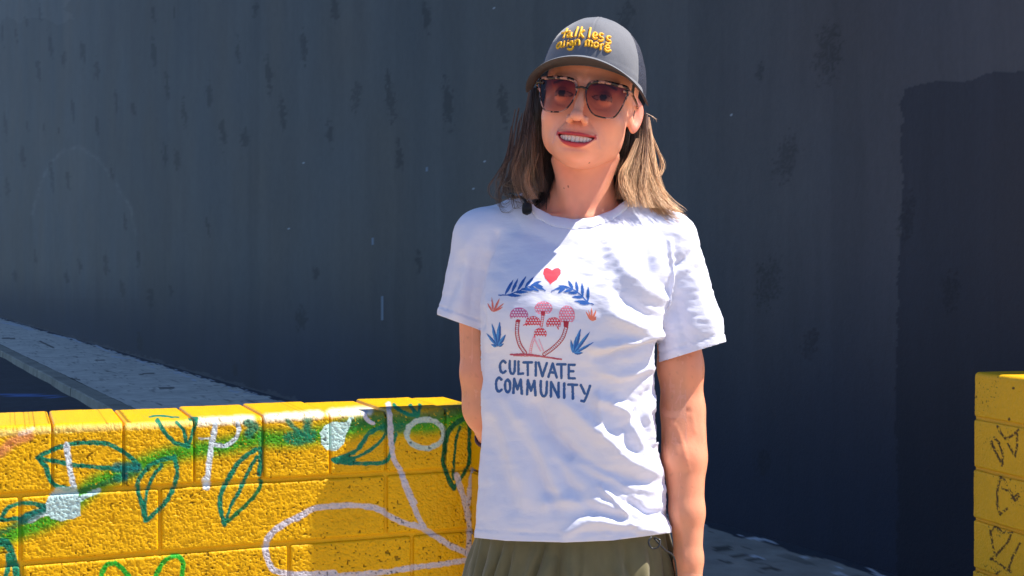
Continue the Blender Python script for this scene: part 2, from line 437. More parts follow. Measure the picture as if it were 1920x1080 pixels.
dabs = [(95, 85, 9, 45), (72, 132, 10, 34), (155, 97, 10, 50), (181, 134, 10, 40), (120, 107, 9, 35), (289, 100, 9, 50), (327, 20, 6, 25), (288, 25, 7, 30), (447, 100, 10, 46),
        (478, 20, 12, 36), (504, 142, 15, 58), (570, 92, 13, 66), (628, 15, 15, 46), (800, 32, 16, 56), (732, 186, 18, 74), (840, 195, 22, 76), (392, 180, 13, 44), (418, 250, 12, 62),
        (459, 260, 17, 34), (530, 215, 14, 50), (309, 288, 10, 40), (332, 300, 12, 38), (345, 212, 9, 50), (313, 160, 8, 48), (619, 250, 15, 40), (748, 290, 14, 50), (945, 200, 20, 66),
        (137, 205, 6, 40), (183, 235, 9, 36), (250, 205, 9, 22), (218, 190, 6, 36), (83, 242, 7, 26), (52, 235, 5, 26), (110, 245, 5, 12), (43, 295, 10, 32), (97, 330, 7, 54),
        (127, 335, 8, 36), (390, 425, 8, 30), (260, 490, 9, 34), (199, 498, 12, 40), (785, 490, 15, 34), (592, 515, 14, 24), (67, 485, 6, 24), (28, 520, 10, 20), (14, 350, 9, 34), (150, 500, 8, 30),
        (235, 420, 7, 30), (210, 330, 7, 40), (125, 520, 8, 24), (565, 600, 20, 40), (283, 560, 14, 34), (230, 545, 8, 32), (320, 545, 8, 28), (262, 640, 10, 36), (440, 690, 10, 30), (30, 65, 6, 30), (50, 40, 5, 24), (5, 60, 5, 40), (75, 25, 6, 26), (10, 235, 6, 40)]
dk = np.zeros(len(V))
for k, (x, y, w, h) in enumerate(dabs):
    m = (abs(U_ - x) < w) & (abs(V_ - y) < h)
    if m.any(): dk[m] = np.maximum(dk[m], (1 - sstep(.55, 1.15, dab(U_[m], V_[m], x, y, w * .95, h * 1.1, -.08, k))))
for k, (x, y, w, h) in enumerate([(1552, 98, 46, 104), (1475, 300, 40, 92), (1440, 532, 42, 96), (1702, 405, 34, 84), (1782, 545, 34, 70), (668, 180, 16, 60), (1430, 868, 30, 54), (1175, 30, 26, 60), (1425, 135, 14, 34), (1520, 640, 30, 60)]):
    m = (abs(U_ - x) < w) & (abs(V_ - y) < h)
    if m.any():
        q = 1 - sstep(.7, 1.1, dab(U_[m], V_[m], x, y, w, h, .12, 100 + k)); q = q * (.45 + .55 * (vnoise(U_[m] / 2.2, V_[m] / 3.4, seed=k) > -.15))
        dk[m] = np.maximum(dk[m], q * .8)
c0 = c0 * (1 - .42 * dk[:, None])
arch = [(60, 400), (75, 345), (95, 305), (118, 282), (150, 275), (185, 298), (215, 340), (245, 390), (255, 440)]
d, t = seg_dist(U_, V_, arch); ins = in_poly(U_, V_, arch + [(255, 560), (55, 560)])
c0 = c0 * (1 + .55 * np.exp(-(d / 3.4) ** 2) * (.5 + .5 * vnoise(U_ / 6, V_ / 6, seed=90)) + .10 * ins)[:, None]
for (x, y) in ((927, 16), (886, 354), (826, 283), (910, 302), (1372, 214), (568, 306), (1050, 440), (700, 452), (541, 429)):
    c0 = np.where((np.hypot(U_ - x, V_ - y) < 1.7)[:, None], lin(170, 178, 185)[None], c0)
for P_ in ([(717, 556), (718, 575), (716, 598)], [(417, 336), (417, 356)], [(801, 315), (802, 322)], [(700, 446), (699, 458)]):
    d, _ = seg_dist(U_, V_, P_); c0 = np.where((d < 1.6)[:, None], lin(120, 135, 150)[None], c0)
m = (V_ < 40 + 10 * vnoise(U_ / 12, 0, seed=95)) & (U_ < 130 + 14 * vnoise(V_ / 9, 0, seed=96)); c0 = np.where(m[:, None], c0 * 1.22, c0)
# bare render showing where the paint stops above the pavement
foot = Zf - (LOTZ + .11) - .03 - .05 * np.clip(fbm(Af * 4, 0 * Af, seed=97), -.3, 1)
c0 = np.where(((foot < 0) & (Af > 4))[:, None], lin(58, 66, 78)[None], c0)
m_, nt, b = newmat('dark_wall_paint')
at = N(nt, 'ShaderNodeAttribute'); at.attribute_name = 'col'; nt.links.new(at.outputs['Color'], b.inputs['Base Color'])
vec = coords(nt, 1); b.inputs['Roughness'].default_value = .72; b.inputs['Specular IOR Level'].default_value = .35
bn = N(nt, 'ShaderNodeBump'); bn.inputs['Strength'].default_value = .5; bn.inputs['Distance'].default_value = .004
nt.links.new(noise_node(nt, vec, 55, 6, .7), bn.inputs['Height']); nt.links.new(bn.outputs[0], b.inputs['Normal'])
M_DARK = m_
bw = empty('building', (*AW, LOTZ)); 
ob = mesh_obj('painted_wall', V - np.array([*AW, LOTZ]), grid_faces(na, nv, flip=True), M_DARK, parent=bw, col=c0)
tag(bw, 'tall windowless building wall painted dark navy with brush marks, behind the woman', 'building')
# the body of the building behind that face: returning side, back and roof
M_SIDE = mat_simple('building_side', (.05, .06, .08), .8, .2, 4, .3, 40, .004)
a1, a2, dep = -.55, float(a_cols.max()), 9.0
C = [aw(a1, 0, 0), aw(a2, 0, 0), aw(a2, -dep, 0), aw(a1, -dep, 0)]
C = np.array([[c[0] - AW[0], c[1] - AW[1]] for c in C])
zb, zt = -.05, HW - LOTZ
V = [(*c, zb) for c in C] + [(*c, zt) for c in C]
mesh_obj('side_wall', V, [(0, 4, 7, 3), (3, 7, 6, 2), (2, 6, 5, 1)], M_SIDE, parent=bw, smooth=False)
mesh_obj('roof', [(*c, zt + .002) for c in C] + [(*c, zt + .2) for c in C], [(0, 1, 2, 3), (4, 5, 6, 7), (0, 4, 5, 1), (1, 5, 6, 2), (2, 6, 7, 3), (3, 7, 4, 0)], M_SIDE, parent=bw, smooth=False)
# ------------------------------------------------------------------ yellow block walls and their painted mural
YEL = lin(222, 168, 0) + np.array([0, 0, .0006])
def Zm(ox, oy, sc, pts): return [(ox + x / sc, oy + y / sc) for x, y in pts]
TEAL, GRN, BGR, WHT, PALE = lin(14, 118, 88), lin(48, 150, 22), lin(40, 165, 40), lin(205, 215, 222), lin(176, 205, 205)
LAV = lin(196, 190, 200); DGR = lin(16, 92, 52)
STR = []                                                             # (points, half width, colour, alpha, softness)
def S(pts, w, c, a=1.0, soft=.35, smooth=True): STR.append((spline(pts, max(8, len(pts) * 5)) if smooth and len(pts) > 2 else np.array(pts, float), w, c, a, soft))
# the sprayed green vine
S([(-40, 1035), (0, 1012), (35, 997), (70, 984), (100, 970), (130, 950), (185, 905), (259, 874), (296, 860), (354, 845), (428, 835), (482, 823), (539, 823), (581, 818), (686, 798), (749, 796), (812, 796), (875, 781), (905, 772)], 17, GRN, .95, 1.3)
S([(-20, 1010), (20, 990), (60, 968), (100, 955), (150, 922), (200, 905), (240, 892), (256, 885)], 5, DGR, .75, 1.0)
S([(640, 798), (700, 786), (750, 784), (800, 782), (850, 770), (900, 762)], 12, DGR, .75, 1.2)
for P_ in ([(374, 791), (470, 786)], [(500, 784), (600, 777)], [(620, 774), (692, 769)]): S(P_, 8, lin(240, 238, 225), .75, .9)  # white overspray on the top arris, with its sun highlight painted in
for P_ in ([(0, 812), (90, 806)], [(105, 806), (225, 800)], [(238, 800), (358, 793)]): S(P_, 6, lin(240, 225, 150), .45, 1.0)  # cream sun highlight painted along the arris further left
z = lambda *p: Zm(0, 740, 5.4, p)
S(z((0, 590), (60, 540), (120, 480), (200, 450), (290, 420)), 9, lin(214, 120, 92), .65, 1.0)
S(z((210, 400), (330, 350)), 4, lin(240, 215, 200), .6, 1)
S(z((375, 640), (540, 555), (700, 505), (880, 488), (1060, 495), (1180, 540), (1290, 610), (1400, 710)), 4.4, TEAL)
S(z((400, 650), (560, 675), (750, 710), (1000, 735), (1200, 745), (1390, 745)), 4.2, TEAL)
S(z((400, 660), (470, 740), (500, 840), (560, 920), (700, 950)), 4.6, TEAL)
S(z((1180, 740), (1390, 735)), 9, lin(10, 108, 110), .8, .6); S(z((1190, 850), (1250, 840)), 8, TEAL, .8, .6); S(z((1265, 800), (1265, 830)), 6, lin(10, 100, 110), .8, .6)
S(z((672, 510), (690, 620), (710, 760), (745, 930)), 5.4, WHT)
z = lambda *p: Zm(0, 900, 6, p)
BLOBS = [(z((600, 150), (880, 130), (905, 240), (905, 400), (820, 440), (680, 465), (580, 430), (520, 370), (510, 270), (560, 180)), PALE, 1.0),
         (z((620, 90), (860, 60), (880, 130), (600, 150)), PALE, .7)]
S(z((890, 220), (1000, 165), (1105, 118)), 4.6, PALE); S(z((540, 370), (440, 410), (335, 465)), 4.4, WHT)
S(z((20, 420), (80, 320), (200, 268), (330, 262), (500, 290)), 4, TEAL); S(z((10, 450), (200, 432), (340, 372), (500, 330)), 4, TEAL)
S(z((250, 450), (360, 410), (500, 330)), 9, lin(10, 108, 100), .85, .6)
S(z((-60, 700), (30, 700), (90, 740), (140, 850), (170, 960), (190, 1100)), 7, TEAL); S(z((90, 850), (90, 960), (60, 1100)), 5, TEAL); S(z((0, 690), (60, 700)), 8, TEAL)
S(z((1130, 1140), (1165, 1010), (1240, 935), (1340, 965), (1420, 1050), (1470, 1140)), 5, BGR)
z = lambda *p: Zm(280, 900, 6, p)
S(z((60, 1120), (130, 960), (220, 880), (310, 850), (370, 900), (380, 1000), (360, 1120)), 4.6, BGR)
S(z((850, 500), (810, 380), (795, 220), (830, 100), (880, 0)), 4.6, TEAL)
S(z((860, 480), (920, 280), (1000, 150), (1060, 20)), 3.4, TEAL); S(z((880, 470), (1050, 320), (1180, 180), (1240, 90), (1250, 0)), 3.8, lin(30, 110, 60))
S(z((620, 0), (640, 80)), 6, WHT, .8)
S([(273, 977), (266, 945), (258, 915), (264, 893), (288, 868), (325, 858)], 4.4, TEAL); S([(327, 856), (332, 885), (325, 915), (308, 945), (275, 975)], 4.4, TEAL)
S([(272, 965), (274, 930), (283, 900), (303, 872)], 3.4, TEAL)
z = lambda *p: Zm(280, 730, 5.4, p)
S(z((80, 310), (150, 430), (250, 530), (390, 580)), 4.0, TEAL); S(z((270, 330), (350, 420), (375, 550)), 3.4, TEAL); S(z((480, 300), (440, 430), (395, 570)), 3.4, TEAL)
S(z((0, 275), (90, 268), (300, 282)), 1.8, TEAL); S(z((415, 300), (480, 300)), 4, TEAL)
S(z((670, 330), (655, 450), (620, 620), (595, 850), (570, 990)), 5.4, WHT); S(z((890, 330), (905, 430), (850, 520), (760, 570), (660, 560)), 3.8, WHT); S(z((500, 496), (640, 496)), 1.8, WHT, .8)
S(z((1000, 340), (1060, 380), (1010, 450)), 9, TEAL, .9, .6); S(z((1125, 400), (1125, 640)), 4.5, lin(30, 140, 60), .7); S(z((1125, 600), (1125, 760), (1115, 860)), 4.5, TEAL)
S(z((1080, 610), (920, 720), (820, 870), (750, 1010)), 4.6, TEAL); S(z((1090, 680), (1000, 830), (930, 980)), 3.8, TEAL)
S(z((1400, 320), (1500, 420), (1600, 480)), 5, TEAL, .9, .8); S(z((1620, 320), (1560, 440), (1400, 480), (1480, 530), (1640, 500)), 7, TEAL, .8, .9)
z = lambda *p: Zm(560, 720, 4.76, p)
S(z((60, 330), (110, 450), (140, 440)), 6, TEAL, .7, .9)
BLOBS += [(z((190, 440), (230, 370), (300, 340), (420, 340), (450, 295), (490, 290), (470, 350), (420, 450), (400, 540), (340, 590), (260, 595), (205, 540)), lin(190, 222, 216), 1.0)]
S(z((310, 680), (420, 640), (520, 590), (580, 510), (640, 430), (760, 380)), 4.2, TEAL); S(z((330, 680), (500, 655), (620, 600), (720, 520), (790, 430)), 3.2, TEAL)
S(z((310, 680), (480, 708), (740, 702), (810, 650), (830, 560), (870, 450)), 3.8, TEAL); S(z((330, 685), (480, 680)), 6, TEAL)
S(z((770, 390), (930, 390)), 9, lin(12, 105, 75), .8, .8)
th = np.linspace(0, 2 * np.pi, 26); S([(560 + (1130 + 165 * math.cos(t)) / 4.76, 720 + (445 + 128 * math.sin(t)) / 4.76) for t in th], 5.0, lin(178, 196, 186))
S(z((800, 180), (815, 330), (830, 560), (855, 680), (900, 760), (960, 900), (1035, 1060)), 4.8, LAV, .9)
S(z((600, 235), (590, 280), (620, 330), (665, 350)), 3.6, LAV)
S(z((850, 190), (930, 250), (1060, 290)), 3.6, TEAL); S(z((1080, 190), (1070, 280)), 3.4, TEAL); S(z((1000, 190), (1050, 270)), 4.0, TEAL)
S(z((1510, 290), (1380, 370), (1320, 470), (1300, 600), (1290, 700), (1320, 800), (1380, 935)), 4.6, DGR); S(z((1515, 300), (1522, 500), (1520, 700), (1470, 810), (1380, 935)), 3.6, DGR)
S(z((1440, 380), (1400, 520), (1385, 700), (1380, 850)), 2.6, DGR)
z = lambda *p: Zm(560, 880, 5.4, p)
S(z((1030, 0), (1080, 180), (1160, 370), (1220, 500), (1270, 580)), 4.8, LAV, .9)
S(z((-20, 500), (150, 400), (350, 370), (620, 368), (820, 410), (930, 480), (1080, 545), (1240, 590), (1400, 690), (1550, 780), (1720, 860)), 5.4, LAV, .9)
S(z((1720, 915), (1450, 960), (1200, 990), (900, 1035), (600, 1065), (200, 1085), (-60, 1080)), 5, LAV, .9)
S(z((1600, 60), (1640, 200), (1690, 350), (1725, 550), (1730, 700), (1715, 850)), 5.4, LAV, .8); S(z((1770, 0), (1740, 150), (1720, 350)), 4.5, LAV, .8)
z = lambda *p: Zm(440, 720, 3, p)
S(z((380, 735), (280, 785), (200, 850), (172, 920), (190, 1000), (230, 1050), (350, 1072), (560, 1062)), 5.6, LAV)
def mural(u, v, seed=1):
    """painted colour of the wall at photo-matched positions (u, v)"""
    col = YEL[None] * (1 + .07 * fbm(u / 60, v / 60, seed=2)[:, None] + .05 * vnoise(u / 5, v / 5, seed=4)[:, None])
    jx = u + 1.3 * vnoise(u / 7, v / 7, seed=11); jy = v + 1.3 * vnoise(u / 7, v / 7, seed=12)
    for P, w, c, a, soft in STR:
        m = (u > P[:, 0].min() - w * 3) & (u < P[:, 0].max() + w * 3) & (v > P[:, 1].min() - w * 3) & (v < P[:, 1].max() + w * 3)
        if not m.any(): continue
        d, _ = seg_dist(jx[m], jy[m], P)
        al = a * (1 - sstep(w * (1 - soft * .6), w * (1 + soft * .6), d))
        if soft < .9: al = al * (.86 + .14 * (vnoise(u[m] / 2.2, v[m] / 2.2, seed=6) > -.55))
        else: al = al * (1 - .8 * sstep(.66, .8, vnoise(u[m] / 2.2, v[m] / 2.2, seed=8)))
        col[m] = col[m] * (1 - al[:, None]) + c[None] * (1 + .08 * vnoise(u[m] / 9, v[m] / 9, seed=9))[:, None] * al[:, None]
    for P, c, a in BLOBS:
        m = in_poly(jx, jy, P); col[m] = col[m] * (1 - a) + c[None] * a
    return col
M_YEL = None
def make_yellow():
    m, nt, b = newmat('yellow_wall_paint')
    at = N(nt, 'ShaderNodeAttribute'); at.attribute_name = 'col'; nt.links.new(at.outputs['Color'], b.inputs['Base Color'])
    b.inputs['Roughness'].default_value = .38; b.inputs['Specular IOR Level'].default_value = .20
    vec = coords(nt, 1)
    bn = N(nt, 'ShaderNodeBump'); bn.inputs['Strength'].default_value = .8; bn.inputs['Distance'].default_value = .003
    nt.links.new(noise_node(nt, vec, 260, 4, .6), bn.inputs['Height']); nt.links.new(bn.outputs[0], b.inputs['Normal'])
    return m
M_YEL = make_yellow()
def rough_disp(s, z, amt=1.0, seed=50):
    """pitted, lumpy face of a painted concrete block (metres)"""
    a = fbm(s * 205, z * 230, seed=seed, o=2); b_ = vnoise(s * 60, z * 60, seed=seed + 3)
    lum = -np.clip(-a - .06, 0, .5) * .0046 + np.clip(a, 0, 1) * .0007 + b_ * .0008
    pit = np.clip(vnoise(s * 150, z * 170, seed=seed + 7) - .62, 0, 1) * -.012
    return (lum + pit) * amt
def block(s0, s1, z0, z1, parent, depth=.0, r=.008, proud=0.0, h=.0022, top=False, rough=1.0, dense=True, frame=yw, painter=None, seed=0, backn=-.406):
    """one block: front face with rounded arrises; the top course also has its upper and back faces"""
    g = .0030 if top else .0046; s0 += g; s1 -= g; gz = .0062; zt = z1 if top else z1 - gz; z0 += gz
    hs = h if dense else .05
    sv = np.linspace(s0, s1, max(3, int((s1 - s0) / hs)))
    sv = np.concatenate([[s0 - .0001], sv, [s1 + .0001]])
    rt = .020 if top else r
    path = [(-.03, z0, 0, -1)]
    for q in np.linspace(0, np.pi / 2, 4): path.append((-r + r * math.sin(q), z0 + r - r * math.cos(q), math.sin(q), -math.cos(q)))
    for zz in np.linspace(z0 + r, zt - rt, max(3, int((zt - z0 - r - rt) / hs)))[1:-1]: path.append((0, zz, 1, 0))
    for q in np.linspace(0, np.pi / 2, 7 if top else 4): path.append((-rt + rt * math.cos(q), zt - rt + rt * math.sin(q), math.cos(q), math.sin(q)))
    if top:
        for nn_ in np.linspace(-rt, backn + .012, 60 if dense else 6)[1:]: path.append((nn_, zt, 0, 1))
        path += [(backn, zt - .014, -1, 0), (backn, z0, -1, 0)]
    else: path.append((-.03, zt, 0, 1))
    path = np.array(path)
    Sg, _ = np.meshgrid(sv, path[:, 0]); Ng, Zg = np.broadcast_to(path[:, 0:1], Sg.shape).copy(), np.broadcast_to(path[:, 1:2], Sg.shape).copy()
    pn, pz = path[:, 2:3], path[:, 3:4]
    flat = (sstep(-.004, .012, Zg - z0) * (1 - sstep(-.001, .004, Zg - zt)) )
    dd = rough_disp(Sg + seed * 3.1, Zg + Ng * .9 + seed * 1.7, rough * (.22 + .78 * np.clip(pn, 0, 1) ** 3), 50 + seed)
    ds = np.minimum(Sg - s0, s1 - Sg); e = np.clip((.009 - ds) / .009, 0, 1); e = (.0045 if top else .0065) * (1 - np.sqrt(np.clip(1 - e * e, 0, 1)))
    wob = .0009 * fbm(Sg * 14, Zg * 14, seed=80 + seed, o=2)
    off = dd + wob - e
    Ng = Ng + pn * off; Zg = Zg + pz * off
    endc = np.zeros(Sg.shape, bool); endc[:, 0] = endc[:, -1] = True
    Ng = np.where(endc & (pn > .3), -.03, Ng); Zg = np.where(endc & (pz > .5) & top, Zg - .02, Zg)
    V = frame(Sg, Ng + proud, Zg).reshape(-1, 3)
    if painter is None:
        ref = frame(Sg, np.maximum(path[:, 0:1], -.406) * np.ones_like(Sg) + proud, np.broadcast_to(path[:, 1:2], Sg.shape)).reshape(-1, 3)
        u, v = proj(ref); col = mural(u, v)
    else: col = painter(V)
    pt = np.clip(vnoise((Sg + seed * 3.1) * 150, (Zg + seed * 1.7) * 170, seed=57 + seed) - .62, 0, 1).reshape(-1); gate = vnoise(Sg * 9, Zg * 12, seed=59 + seed).reshape(-1)
    col = col * (1 - .62 * sstep(.05, .14, pt) * (gate > .0))[:, None]
    return mesh_obj('block', V, grid_faces(len(path), len(sv), flip=True), M_YEL, parent=parent, col=col)
wall = empty('garden_wall', tuple(yw(0, 0, 0))); 
tag(wall, 'low yellow painted block wall with a green leaf vine mural, left of the woman', 'wall')
WB = np.array(yw(0, 0, 0)); frame0 = lambda s, n, z_: yw(s, n, z_)
def yw_local(s, n, z_): return yw(s, n, z_) - WB
# painter has to see world positions
def paint_local(V):
    u, v = proj(V + WB); return mural(u, v)
SE = float(s_of(905)); 
def run(joints, z0, z1, **kw):
    for k in range(len(joints) - 1):
        a, b_ = joints[k], joints[k + 1]
        o = block(a, b_, z0, z1, wall, frame=yw_local, painter=paint_local, seed=k % 5 + int(z0 * 10) % 7, **kw)
j1 = [float(s_of(p)) for p in (97, 231, 363, 493, 618, 724)]
j1 = [j1[0] - .2032 * k for k in range(5, 0, -1)] + j1 + [j1[-1] + .2032, SE]
j2 = [float(s_of(p)) for p in (36, 299, 724)]; j2 = [j2[0] - .8128, j2[0] - .4064] + j2 + [SE]
j3 = [float(s_of(p)) for p in (38, 541)]; j3 = [j3[0] - .8128, j3[0] - .4064] + j3 + [j3[1] + .4064, SE]
def topblocks():
    for k in range(len(j1) - 1):
        h_ = [0, .003, -.002, .004, .001, .002, -.003][k % 7]
        block(j1[k], j1[k + 1], JZ[1], JZ[0] + h_, wall, frame=yw_local, painter=paint_local, top=True, seed=k % 9, proud=[0, .002, .0, .003, -.001][k % 5], dense=j1[k + 1] > -.15)
topblocks()
run(j2, JZ[2], JZ[1]); run(j3, JZ[3], JZ[2])
run([j2[0], j2[1], j2[2], .45, .86, 1.26, SE], 0.0, JZ[3], dense=False, h=.02)
# mortar core between the blocks, painted with them
sv = np.arange(j2[0] + .01, SE - .01, .006); zv = np.concatenate([[0.0], np.arange(.15, WTOP - .02, .006)])
Sg, Zg = np.meshgrid(sv, zv); Vm = yw_local(Sg, -.0095 + .0012 * fbm(Sg * 40, Zg * 40, seed=66), Zg).reshape(-1, 3)
mesh_obj('mortar', Vm, grid_faces(len(zv), len(sv), flip=True), M_YEL, parent=wall, col=paint_local(Vm))
a, b_ = j2[0] + .01, SE - .012
V = [yw_local(q, n_, z_) for z_ in (0, WTOP - .02) for (q, n_) in ((a, -.013), (b_, -.013), (b_, -.40), (a, -.40))]
mesh_obj('mortar_core', V, [(3, 2, 1, 0), (4, 5, 6, 7), (0, 1, 5, 4), (1, 2, 6, 5), (2, 3, 7, 6), (3, 0, 4, 7)], M_YEL, parent=wall, col=YEL, smooth=False)

# added block pier, unseen, placed and sized to cast that wall's diagonal shadow
PS, PD = float(s_of(912, .16)) + .0, .17
k_sl = (WT[0] * SUN.x + WT[1] * SUN.y) / SUN.z
sA = float(s_of(618)); yA = WO[1] + WT[1] * sA; zA = unproj(618, 886, yA)[2]
PTOP = float(zA + (PS - sA) / k_sl)
pier = empty('shadow_pier', tuple(yw(PS, 0, 0)))
tag(pier, 'added yellow block pier, unseen behind the woman, casting the diagonal shadow on the leaf mural wall', 'pier')
PB = np.array(yw(PS, 0, 0)); zz = 0.0; cz = []
nc = max(3, round(PTOP / .2032)); hh = PTOP / nc
for c in range(nc):
    for (a, b_) in (((0, .20), (.20, .40)) if c % 2 else ((0, .40),)):
        g = .004; r_ = .006
        V = []
        lo = yw(np.array([PS + a + g, PS + b_ - g, PS + b_ - g, PS + a + g]), np.array([PD, PD, .002, .002]), c * hh + g * (c > 0)) - PB
        hi = lo + np.array([0, 0, hh - 2 * g * (c < nc - 1) - (g if c == nc - 1 else 0)])
        bm = bmesh.new(); vs = [bm.verts.new(p) for p in np.concatenate([lo, hi])]
        for f_ in [(3, 2, 1, 0), (4, 5, 6, 7), (0, 1, 5, 4), (1, 2, 6, 5), (2, 3, 7, 6), (3, 0, 4, 7)]: bm.faces.new([vs[i] for i in f_])
        bmesh.ops.bevel(bm, geom=bm.edges[:], offset=r_, segments=2, affect='EDGES')
        me = bpy.data.meshes.new('block'); bm.to_mesh(me); bm.free(); me.materials.append(M_YEL); add_col(me, YEL)
        o = bpy.data.objects.new('block', me); COL.objects.link(o); o.parent = pier

# near end of a second yellow wall at the right edge of the picture
RO = unproj(1826, 697, 5.17)[:2]; RT_ = np.array([.245, -.9695]); RN_ = np.array([-.9695, -.245])
def rw(s, n, z_):
    s, n, z_ = np.broadcast_arrays(s, n, z_)
    return np.stack([RO[0] + RT_[0] * s + RN_[0] * n, RO[1] + RT_[1] * s + RN_[1] * n, z_], -1)
wall2 = empty('garden_wall', (*RO, 0)); RB = np.array([*RO, 0.0])
tag(wall2, 'end of a yellow block wall with small brown scribbles, at the right edge in front of the dark wall', 'wall')
z = lambda *p: Zm(1820, 680, 2.7, p)
SCR = [z((135, 320), (150, 350), (175, 385), (205, 375), (240, 340)), z((235, 345), (235, 420), (225, 475)), z((105, 400), (125, 450), (160, 515)), z((118, 380), (140, 400), (165, 470), (160, 520)), z((190, 410), (215, 460)),
       z((155, 575), (135, 640), (135, 720), (150, 770)), z((150, 575), (175, 600), (185, 620)), z((165, 640), (200, 650), (225, 700), (245, 680), (240, 665), (205, 690)), z((150, 765), (185, 740)),
       z((100, 850), (110, 920), (120, 960)), z((110, 850), (130, 825), (160, 860), (210, 860)), z((210, 860), (185, 915), (100, 1000)), z((105, 990), (180, 1045), (205, 1060)), z((250, 915), (215, 980), (190, 1050)),
       z((150, 1050), (120, 1080)), z((120, 990), (150, 950), (170, 935))]
def paint2(V):
    u, v = proj(V + RB)
    col = lin(236, 178, 30)[None] * (1 + .05 * fbm(u / 40, v / 40, seed=102)[:, None] + .04 * vnoise(u / 4, v / 4, seed=104)[:, None])
    br = lin(96, 66, 26)
    for P in SCR:
        d, t = seg_dist(u + .8 * vnoise(u / 3, v / 3, seed=5), v, P)
        m = (d < 1.9) & (vnoise(u / 2.6, v / 2.6, seed=106) > -.35); col[m] = br
        m = (d < 3) & (d >= 1.5) & (vnoise(u / 2.0, v / 2.0, seed=107) > .25); col[m] = col[m] * .6
    for (x, y) in ((1900, 728), (1892, 786)):
        col[np.hypot(u - x, v - y) < 2.6] = br
    return col
JR = [float(unproj(1826, q, 5.17)[2]) for q in (697, 781, 873, 967, 1058, 1150)]
JR = [JR[0]] + [JR[1] + (0) * i if i == 0 else JR[1] - .2032 * i for i in range(5)]
zc = [JR[0]] + [JR[0] - .186 - .2032 * i for i in range(4)] + [-.30]
for c in range(5):
    off = 0 if c % 2 == 0 else -.0
    js = [0, .4064, .8128, 1.2, 1.6]
    for k in range(4):
        z1_, z0_ = zc[c], zc[c + 1]
        block(js[k], js[k + 1], z0_, z1_, wall2, frame=lambda s, n, z_: rw(s, n, z_) - RB, painter=paint2, seed=3 + c + k, top=(c == 0), rough=.45, r=.008, dense=(k == 0), h=.003 if k == 0 else .03, proud=[0, .003, .006, .004, .007][c], backn=-.30)
a, b_ = .006, 1.6
V = [rw(q, n_, z_) - RB for z_ in (-.30, zc[0] - .02) for (q, n_) in ((a, -.007), (b_, -.007), (b_, -.30), (a, -.30))]
mesh_obj('mortar_core', V, [(3, 2, 1, 0), (4, 5, 6, 7), (0, 1, 5, 4), (1, 2, 6, 5), (2, 3, 7, 6), (3, 0, 4, 7)], M_YEL, parent=wall2, col=lin(225, 170, 40), smooth=False)
# ------------------------------------------------------------------ the woman: body as one continuous figure
woman = empty('person', (.10, 2.03, 0)); WP = np.array([.10, 2.03, 0.0])
tag(woman, 'smiling woman in grey cap, sunglasses and white printed t-shirt standing before the dark wall', 'person')
def wmesh(name, V, F, mat, parent=None, **kw): 
    return mesh_obj(name, V - WP, F, mat, parent=woman if parent is None else parent, **kw)
HYAW, HROLL, HPIT = rad(10.5), rad(7.8), rad(3.5)
HR = np.array(Matrix.Rotation(HROLL, 3, 'Y') @ Matrix.Rotation(-HYAW, 3, 'Z') @ Matrix.Rotation(-HPIT, 3, 'X'))
HO = W(1104, 200, .0)
def H2W(p): return HO + np.asarray(p, float) @ HR.T
def W2H(p): return (np.asarray(p, float) - HO) @ HR
def loc(P):
    d = [P[i] - HO[i] for i in range(3)]
    return [d[0] * HR[0, j] + d[1] * HR[1, j] + d[2] * HR[2, j] for j in range(3)]
def mouth_top(x): return -.0655 + 2.6 * x * x
def mouth_bot(x): return -.0754 + 6 * x * x + 11500 * x ** 4
def lip_y(x): return -.0985 + 15.0 * x * x
